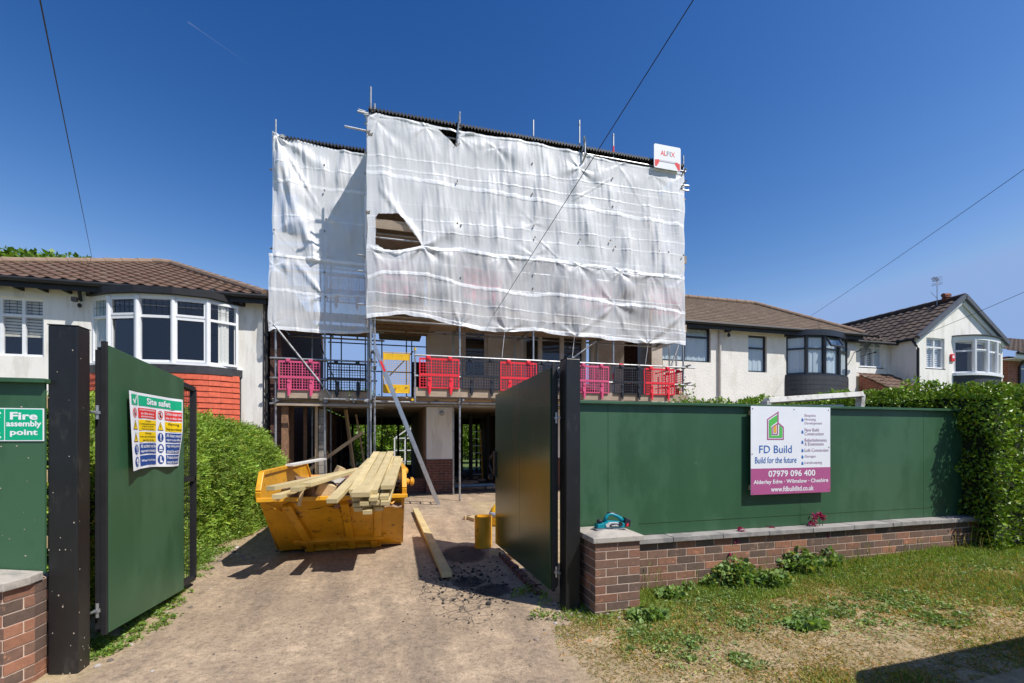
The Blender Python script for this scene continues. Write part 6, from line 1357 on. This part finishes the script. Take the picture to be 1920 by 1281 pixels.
def tree(name, label, base, h, crown_c, crown_r, n, L_, W_, mat, trunk_r=.15, group=None, cat='tree', blobs=10, seed=0):
    t = thing(name, label, cat, base, group); b = Vector(base); c = Vector(crown_c); rg = np.random.default_rng(seed); mb = MB(); mb.tube([b, b.lerp(c, .5)+Vector((.1, 0, 0)), c], [trunk_r, trunk_r*.7, trunk_r*.3], 9)
    cen = []
    for i in range(blobs):
        d = Vector(rg.normal(size=3)).normalized(); q = c+Vector((d.x*crown_r[0]*.62, d.y*crown_r[1]*.62, d.z*crown_r[2]*.62)); cen.append((q, rg.uniform(.32, .55))); mb.tube([b.lerp(c, .55), b.lerp(q, .8)+Vector((0, 0, .05)), q], [trunk_r*.35, trunk_r*.2, trunk_r*.07], 6)
    obj('trunk', mb, m_bark, t); C = []; Nn = []
    for i in range(n):
        q, r = cen[rg.integers(len(cen))]; d = Vector(rg.normal(size=3)).normalized(); rr = rg.random()**.4; p = q+Vector((d.x*crown_r[0], d.y*crown_r[1], d.z*crown_r[2]))*r*rr
        if nz(p.x*2.5, p.y*2.5, p.z*2.5) < -.28: continue
        C.append(tuple(p)); Nn.append(tuple(d+Vector(rg.normal(size=3))*.8))
    leaves('crown', np.array(C), np.array(Nn), L_, W_, mat, t, .35); return t
tree('tree', 'leafy tree whose top shows over the roof of the left white house', (-15, 24, 0), 9, (-17.2, 24, 8.5), (7.6, 2.2, 1.15), 16000, .26, .16, lf_tree, .3, None, 'tree', 18, 4)
for i, (px, Y, zc, r, lab) in enumerate(((665, 27, 2.0, (1.7, 1.3, 1.6), 'bushy garden tree seen left through the open ground floor'), (745, 29, 2.2, (2.6, 1.4, 1.9), 'garden tree with yellowish leaves seen through the middle of the ground floor'), (882, 27, 1.6, (1.9, 1.2, 1.5), 'green bush seen through the opening beside the right gate'), (655, 34, 3.6, (2.4, 2, 1.5), 'garden tree whose top shows between the lower scaffold rails'), (735, 36, 3.3, (3.0, 2, 1.5), 'rounded tree behind the lower rail by the ladder gate'))):
    q = at(px, 800, Y); tree('garden_tree', lab, (q.x, Y, 0), 4, (q.x, Y, zc), r, 7000, .16, .10, lf_priv if i % 2 else lf_tree, .1, 'trees in the back garden', 'tree', 12, 10+i)
box_hedge('back_hedge', 'green hedge across the end of the back garden', XA(600, 31), XA(940, 31), 31, 32, 3.0, 14000, .12, .07, lf_priv, lambda x, y: 3.0+.15*nz(x, 1, 1), ('f', 't'))
mb = MB(); mb.grid(10, 10, lambda u, v: (-8+24*u, 21.4+14*v, .03)); struct(obj('back_lawn', mb, M('lawn', (.09, .13, .03), .95, 0, .3, 5, 60, .02, .6)))
# greenhouse and bench in the garden
p = at(770, 840, 25.5); t = thing('greenhouse', 'small white-framed greenhouse in the back garden', 'greenhouse', (p.x, 25.5, 0)); mb = MB(); w2 = .85
for x in (-w2, -w2/3, w2/3, w2):
    for y in (25, 26.4): mb.beam((p.x+x, y, 0), (p.x+x, y, 1.55), .05, .05); mb.beam((p.x+x, y, 1.55), (p.x+x*.1, y, 2.1), .05, .05)
for z in (.3, .9, 1.55): mb.beam((p.x-w2, 25, z), (p.x+w2, 25, z), .05, .05)
mb.beam((p.x, 25, 2.1), (p.x, 26.4, 2.1), .05, .05); obj('frame', mb, m_white, t); mb = MB(); mb.box(p.x-w2, p.x+w2, 25.04, 25.05, .05, 1.5); obj('pane', mb, m_glass, t)
q = at(660, 860, 14.5); t = thing('metal_chair', 'black arched wire chair inside the open ground floor', 'chair', (q.x, 14.5, 0)); mb = MB()
def arch(y, z0_, z1_, w_): return [(q.x-w_, y, z0_)]+[(q.x-w_*math.cos(PI*k/10), y, z1_-w_+w_*math.sin(PI*k/10)) for k in range(11)]+[(q.x+w_, y, z0_)]
mb.tube(arch(14.7, 0, 1.15, .34), .02, 6); mb.tube(arch(14.7, .45, 1.0, .2), .012, 6); mb.tube([(q.x, 14.7, .45), (q.x, 14.7, 1.15)], .01, 6); obj('backrest', mb, m_blackmatt, t); mb = MB(); mb.lathe((q.x, 14.45, .44), [(.3, 0), (.32, .015), (.3, .03)], 18); obj('seat', mb, m_blackmatt, t)
for sx in (-.28, .28): mb = MB(); mb.tube([(q.x+sx*.7, 14.3, .44), (q.x+sx, 14.2, .02)], .014, 6); obj('leg', mb, m_blackmatt, t)
q = at(893, 880, 16.5); t = thing('step_ladder', 'yellow step ladder inside the house seen beside the right gate', 'ladder', (q.x, 16.5, 0))
for sx in (-.2, .2): mb = MB(); mb.beam((q.x+sx, 16.3, 0), (q.x+sx*.8, 16.6, 1.9), .04, .06); obj('stile', mb, m_yelpl, t)
mb = MB()
for k in range(7): mb.beam((q.x-.19, 16.33+.04*k, .25+.26*k), (q.x+.19, 16.33+.04*k, .25+.26*k), .06, .02)
obj('treads', mb, m_alu, t)
mb = MB(); mb.tube([at(852, 912, 13.4), at(925, 909, 13.4)], .05, 10); tag(obj('blue_pipe', mb, M('blue_grey_pipe', (.12, .2, .28), .5)), 'grey-blue plastic pipe across the ground floor threshold', 'pipe')
# ---------------- verge grass
def cover(x, y):
    if x < drive_edge_r(y)-.02 or y > 4.07 and x < 7.4: return 0
    d = .62+.85*nz(x*.95, y*1.3, 4)+.22*ss(2.9, 3.7, y)+.42*nz(x*2.8, y*3.1, 9)+.2*nz(x*8, y*8, 2); d += .55*ss(3.2, 4.0, y)+.25*ss(3.5, 6, x); d -= .45*ss(2.1, 1.3, x)+.16*ss(3.1, 2.2, y)
    return max(0, min(1, d))
C, Nn, cc = [], [], []
for i in range(330000):
    x = random.uniform(1.2, 11); y = random.uniform(2.0, 4.1) if x < 7.4 else random.uniform(2.0, 5.0)
    if x > 2.3*y+1.2: continue
    c = cover(x, y)
    if random.random() > c**1.7*1.1: continue
    h = (.010+.035*c*random.random()+.10*max(0, ss(3.75, 4.1, y))*random.random()*max(.2, .5+1.6*nz(x*3, y, 40)))*(1.25 if x > 4.5 else 1); dry = random.random() < .40+.5*(1-c)-.4*ss(3.1, 3.9, y)+.25*nz(x*1.2, y*1.2, 30)
    d = Vector((random.gauss(0, .8), random.gauss(0, .8), .8 if h > .03 else .45)).normalized(); z = gz(x, y)+.004
    C.append((x+d.x*h*.5, y+d.y*h*.5, z+d.z*h*.5)); Nn.append(tuple(d*h)); cc.append((1.5, 1.05, 1.2) if dry else (.7, .98, .5))
C, Nn, cc = np.array(C), np.array(Nn), np.array(cc); Hn = np.linalg.norm(Nn, axis=1)
for nm, lo, hi, L_, lab in (('verge_grass', 0, .03, .036, 'short dry patchy verge grass in front of the low wall'), ('long_grass', .03, 1, .07, 'longer green grass along the foot of the low wall')):
    k = (Hn >= lo) & (Hn < hi); leaves(nm, C[k], Nn[k], L_, .006, lf_grass, None, .35, cols=cc[k], label=lab, cat='grass', kind='stuff')
C, Nn, cc = [], [], []
for i in range(90000):
    x = random.uniform(1.3, 10); y = random.uniform(2.1, 4.1)
    if x > 2.3*y+1.2 or x < drive_edge_r(y)-.05: continue
    if nz(x*1.7, y*2.3, 70)+.5*nz(x*6, y*6, 71) < -.22+.35*random.random()-.25: continue
    C.append((x, y, gz(x, y)+.006+.006*random.random())); Nn.append((random.gauss(0, 1), random.gauss(0, 1), random.gauss(.05, .12))); cc.append(random.choice(((1.35, .88, 1.1), (.95, .66, .9), (1.7, 1.2, 1.6), (.55, .5, .5), (.7, .8, .7))))
leaves('dry_thatch', np.array(C), np.array(Nn), .03, .0035, lf_grass, None, .3, cols=np.array(cc), label='flat straw-coloured clippings lying over the bare soil of the verge', cat='grass', kind='stuff')
# weed leaves mixed in the verge
def rosette(C, Nn, x, y, n, r, h):
    z = gz(x, y)
    for k in range(n): a = random.uniform(0, 6.28); rr = r*math.sqrt(random.random()); C.append((x+rr*math.cos(a), y+rr*math.sin(a)*.8, z+.01+h*random.random()*(1-rr/r*.6))); Nn.append((math.cos(a)+random.gauss(0, .4), math.sin(a)+random.gauss(0, .4), random.gauss(.3, .4)))
C, Nn = [], []
for i in range(1300):
    x, y = random.uniform(1.7, 7.2), random.uniform(2.5, 4.05)
    if cover(x, y) > .35 and nz(x*1.5, y*1.5, 15) > -.05: rosette(C, Nn, x, y, 22, random.uniform(.03, .09), .03)
leaves('broad_leaf_weeds', np.array(C), np.array(Nn), .032, .015, lf_weed, None, .4, label='low broad-leaved weeds spread through the verge grass', cat='weeds', kind='stuff', cols=np.array([[1.4, 1.25, 2.0]]))
C, Nn = [], []
for i in range(230):
    y = random.uniform(3.9, 7.2); x = drive_edge_l(y)-abs(random.gauss(.05, .16)); rosette(C, Nn, x, y, 24, random.uniform(.03, .10), .07 if y > 5 else .04)
for i in range(120):
    y = random.uniform(5.6, 9.6); x = -2.25-random.random()*.25; rosette(C, Nn, x, y, 30, .12, .35)
for i in range(300):
    y = random.uniform(4.0, 7.4); x = drive_edge_l(y)+random.uniform(-.15, .10+.22*max(0, nz(y*1.6, 5, 50)+.35)); r_ = random.uniform(.02, .07)
    if random.random() < .35+1.2*nz(x*3, y*2.2, 51)+.3: rosette(C, Nn, x, y, 14, r_, .05)
for i in range(9): x, y = random.gauss(1.36, .08), random.gauss(4.15, .3); rosette(C, Nn, x, y, 40, .08, .10)
leaves('drive_edge_weeds', np.array(C), np.array(Nn), .034, .014, lf_weed, None, .4, label='green weeds along the left edge of the driveway under gate and hedge', cat='weeds', kind='stuff', cols=np.array([[1.35, 1.3, 1.2]]))
C = []
for i in range(5200):
    x, y = random.uniform(1.8, 7.0), random.uniform(2.5, 4.0)
    if nz(x*1.1, y*1.6, 90)+.4*nz(x*4, y*4, 91) > -.02: C.append((x, y, gz(x, y)+.02+.02*random.random()))
C = np.array(C); leaves('leaf_clippings', C, RNG.normal(size=(len(C), 3))*np.array([1, 1, .2]), .03, .012, lf_weed, None, .4, label='pale green cut leaves lying among the verge grass', cat='weeds', kind='stuff', cols=np.array([[1.9, 1.6, 3.0]]))
# individual plants
def plant(px, py, w_, h_, n, label, ls=.06, cat='plant', col=(1, 1, 1)):
    g_ = gr(px, py); g_.z = gz(g_.x, g_.y); C, Nn = [], []; t = thing('weed_plant', label, cat, g_, 'leafy weeds on the verge'); mb = MB()
    for k in range(n):
        a = random.uniform(0, 6.28); r = w_*math.sqrt(random.random()); z = h_*random.random()**.8*(1-.55*r/w_); C.append((g_.x+r*math.cos(a), g_.y+r*math.sin(a)*.7, g_.z+z+.01)); Nn.append((math.cos(a), math.sin(a), random.gauss(.1, .5)))
    for k in range(14): a = random.uniform(0, 6.28); mb.tube([g_, g_+Vector((math.cos(a)*w_*.5, math.sin(a)*w_*.4, h_*.7))], .003, 4)
    obj('stems', mb, m_stem, t); leaves('leaves', np.array(C), np.array(Nn), ls, ls*.8, lf_weed, t, .38, cols=np.array([[1.4, 1.3, 1.9]])); return t
m_stem = M('plant_stem', (.07, .1, .03), .7)
plant(1380, 1108, .24, .34, 420, 'bushy leafy weed left of the tall flower stems by the wall'); plant(1500, 1090, .28, .30, 440, 'spreading leafy weed beneath the sign at the foot of the wall'); plant(1550, 1082, .2, .24, 260, 'leafy weed to the right under the sign edge')
plant(1258, 1130, .15, .13, 140, 'small weed near the brick pier'); plant(1640, 1055, .10, .14, 80, 'greyish weed standing alone halfway along the wall', .05); plant(1450, 1112, .2, .2, 240, 'low weed between the two bushy ones'); plant(1510, 1185, .18, .05, 200, 'flat thistle-like rosette lying in the bare soil patch', .07)
plant(1215, 1166, .2, .1, 240, 'low green clump at the pier corner', .05)
for k, (px, py, w_, h_, n) in enumerate(((1290, 1118, .08, .13, 60), (1330, 1112, .10, .18, 90), (1415, 1092, .10, .22, 110), (1470, 1088, .10, .30, 110), (1590, 1070, .10, .12, 70), (1720, 1045, .09, .10, 60))):
    plant(px, py, w_, h_, n, ('thin straggly weed between pier and first bushy weed', 'narrow weed just left of the tall flower stem', 'upright weed between the two bushy weeds', 'tall leggy weed under the left edge of the sign', 'sparse low weed right of the sign', 'tiny weed tuft near the right part of the wall')[k], .045)
C, Nn = [], []; cc = []
for k in range(110):
    x = 2.3+4.9*random.random(); y = random.uniform(3.7, 4.03); h = random.uniform(.12, .34); z = gz(x, y); lean = Vector((random.gauss(0, .25), random.gauss(0, .12), 1)).normalized()
    for q in range(16): f = q/16; C.append((x+lean.x*h*f, y+lean.y*h*f, z+lean.z*h*f)); Nn.append((lean.x+random.gauss(0, .12), lean.y, lean.z)); cc.append((1.5, 1.15, 1.2) if k % 2 else (.8, 1, .7))
leaves('seed_stalks', np.array(C), np.array(Nn), .045, .005, lf_grass, None, .3, cols=np.array(cc), label='thin pale grass seed stalks standing against the low brick wall', cat='grass', kind='stuff')
C, Nn = [], []
def aquilegia(px, py, tops_, label):
    g_ = gr(px, py); g_.z = gz(g_.x, g_.y); t = thing('flower_plant', label, 'flower', g_, 'magenta flower stems by the wall'); mb = MB(); C, Nn = [], []
    for (tx, ty) in tops_:
        q = at(tx, ty, g_.y-.02); mb.tube([g_, g_.lerp(q, .5)+Vector((.012, 0, .01)), q], [.005, .004, .003], 5)
        for k in range(34): C.append(tuple(q+Vector((random.gauss(0, .020), random.gauss(0, .02), random.gauss(-.005, .017))))); Nn.append((random.gauss(0, 1), random.gauss(0, 1), random.gauss(0, 1)))
    obj('stem', mb, m_stem, t); leaves('flowers', np.array(C), np.array(Nn), .027, .02, m_flower, t, .35)
    C = [tuple(g_+Vector((random.gauss(0, .05), random.gauss(0, .03), random.random()*.16))) for k in range(70)]; leaves('leaves', np.array(C), RNG.normal(size=(70, 3)), .05, .035, lf_weed, t, .3)
aquilegia(1375, 1098, ((1388, 992), (1380, 1015), (1366, 1038), (1372, 1045), (1385, 1055)), 'leftmost thin stem of magenta flowers against the low wall')
aquilegia(1448, 1085, ((1440, 995), (1447, 990), (1436, 1002), (1362, 1050)), 'magenta flower head just over the coping left of the sign edge')
aquilegia(1535, 1080, ((1526, 968), (1537, 965), (1524, 980), (1543, 969), (1548, 1000), (1525, 990)), 'tallest stem of magenta flowers in front of the sign bottom')
aquilegia(1670, 1045, ((1669, 1033), (1664, 1035)), 'single short magenta flower near the right part of the wall')
def puffs(lst, name, r, mat, label, cat, grp, h=.1):
    for i, (px, py, lab) in enumerate(lst):
        g_ = gr(px, py+8); g_.z = gz(g_.x, g_.y); t = thing(name, lab, cat, g_, grp); q = at(px, py, g_.y); mb = MB(); mb.tube([g_, q], .002, 4); obj('stem', mb, m_stem, t)
        n = 90; D_ = RNG.normal(size=(n, 3)); D_ /= np.linalg.norm(D_, axis=1)[:, None]; leaves('head', np.array(tuple(q))+D_*r*.7, D_, r, r*.35, mat, t, .15)
puffs(((1405, 1071, 'white seed head left of the bushy weed by the wall'), (1417, 1092, 'white seed head below the first one'), (1436, 1090, 'white seed head beside the low middle weed'), (1555, 1053, 'white seed head under the right end of the sign'), (1365, 1095, 'white seed head low on the far left weed'), (1498, 1038, 'white seed head high against the bricks'), (1810, 1050, 'white seed head near the right end of the wall'), (1335, 1112, 'small seed head near the pier-side grass'), (1437, 1180, 'seed head out on the worn grass')), 'dandelion_seed_head', .018, m_puff, '', 'dandelion', 'dandelion clocks')
puffs(((1198, 1170, 'left of the two yellow dandelions near the pier'), (1225, 1171, 'right of the two yellow dandelions near the pier'), (1512, 1128, 'yellow dandelion in the middle of the verge'), (1446, 1176, 'yellow dandelion on the worn patch'), (1557, 1184, 'yellow dandelion beside the flat rosette')), 'dandelion_flower', .012, m_dand, '', 'dandelion', 'yellow dandelions')
C = []; 
for px, py in ((993, 1204), (1250, 1215), (1251, 1259), (1296, 1244), (1300, 1155), (1700, 1100), (1660, 1115), (1580, 1090), (1240, 1150), (1120, 1225), (1880, 1105)): g_ = gr(px, py); C.append((g_.x, g_.y, gz(g_.x, g_.y)+.012))
for k in range(120): x, y = random.uniform(1.2, 7), random.uniform(2.3, 4); C.append((x, y, gz(x, y)+.01))
leaves('fallen_leaves', np.array(C), RNG.normal(size=(len(C), 3))*np.array([1, 1, .15]), .035, .022, m_dry, None, .35, label='dry curled leaves and petals scattered on the verge', cat='leaves', kind='stuff')
# ================================================================ OVERHEAD WIRES
def wire(label, a, b, sag, r=.006):
    mb = MB(); n = 24; a, b = Vector(a), Vector(b); mb.tube([a.lerp(b, k/n)-Vector((0, 0, 4*sag*(k/n)*(1-k/n))) for k in range(n+1)], r, 6)
    tag(obj('overhead_wire', mb, M('wire_black', (.01, .01, .012), .6)), label, 'wire', 'overhead wires')
def line2(pa, Ya, pb, Yb):
    a, b = at(*pa, Ya), at(*pb, Yb); return a-(b-a)*.12, b
a, b = line2((75, 0), 3.2, (173, 487), 16.5); wire('thin wire crossing the sky above the left white house', a, b, .0, .0042)
a, b = line2((1300, 0), 4.2, (893, 642), 12.95); wire('black wire running down across the white sheeting', a, b-(b-a)*.01, .0, .0062)
a, b = line2((1920, 316), 6, (1521, 592), 15.2); wire('thin wire descending to the anthracite-windowed house roof', a, b, .05, .0055)
a, b = line2((1920, 547), 8, (1700, 640), 12.35); wire('faint wire reaching the gabled house at the far right', a, b, .03, .006)
# contrail
mb = MB(); a, b = at(352, 41, 5200), at(462, 118, 5200); mb.tube([a, a.lerp(b, .25), b], [5, 2.2, .6], 6)
mt, T_, N, L, P = newmat('thin_cloud'); tr = N.new('ShaderNodeBsdfTransparent'); s = N.new('ShaderNodeMixShader'); s.inputs[0].default_value = .9; P.inputs['Base Color'].default_value = (.9, .9, .9, 1); L.new(P.outputs[0], s.inputs[1]); L.new(tr.outputs[0], s.inputs[2]); L.new(s.outputs[0], N['Material Output'].inputs[0])
o = obj('contrail', mb, mt); tag(o, None, None, kind='structure')
# ================================================================ PARKED VAN (only its front corner and its shadow reach the picture)
t = thing('parked_van', 'white van parked at the lower right, its front corner just in view', 'van', (5.2, .4, 0)); vy0, vy1 = -.62, 1.30
pr_ = [(2.66, .32), (2.62, .5), (2.64, .78), (2.78, 1.0), (3.15, 1.12), (3.7, 1.80), (3.9, 1.95), (7.8, 1.95), (7.92, 1.8), (7.95, .4), (7.9, .3)]
m_van = M('white_van_paint', (.75, .76, .78), .25, 0, .02, 3, 0, 0, 0, coat=.5); mb = MB(); a = []; b = []
Rg = []
for y, k in ((vy0, .06), (vy0+.05, .0), (vy1-.05, .0), (vy1, .06)):
    cxv, czv = 5.3, 1.0; Rg.append([mb.av((x+(cxv-x)*k*.5, y, z+(czv-z)*k*.5)) for x, z in pr_])
for A_, B_ in zip(Rg[:-1], Rg[1:]):
    for i in range(len(pr_)): j = (i+1) % len(pr_); mb.af((A_[i], A_[j], B_[j], B_[i]))
mb.af(Rg[0]); mb.af(Rg[-1][::-1]); obj('body', mb, m_van, t, bevel=.02)
mb = MB()
for y in (vy0-.002, vy1+.002): mb.poly([(3.6, y, 1.2), (4.9, y, 1.2), (4.9, y, 1.75), (4.12, y, 1.75)])
mb.slab([(3.20, vy0+.12, 1.20), (3.20, vy1-.12, 1.20), (3.67, vy1-.2, 1.79), (3.67, vy0+.2, 1.79)], .01); obj('window', mb, M('van_glass', (.01, .012, .014), .05, 0, 0, 1, 0, 0, 0), t)
for y in (vy0+.1, vy1-.1):
    for x in (3.4, 7.0):
        mb = MB(); mb.lathe((x, y, .32), [(.2, -.1), (.31, -.1), (.32, -.07), (.32, .07), (.31, .1), (.2, .1)], 24, 'y'); w_ = obj('wheel', mb, m_blackpl, t); mb = MB(); mb.lathe((x, y, .32), [(.19, -.105), (.2, .105)], 16, 'y'); obj('rim', mb, m_alu, w_)
for y in (vy0+.08, vy1-.38): mb = MB(); mb.box(2.655, 2.72, y, y+.3, .72, .88); obj('headlight', mb, m_glass, t)
mb = MB(); mb.box(2.60, 2.66, vy0+.05, vy1-.04, .34, .56); obj('bumper', mb, m_blackpl, t, bevel=.02)
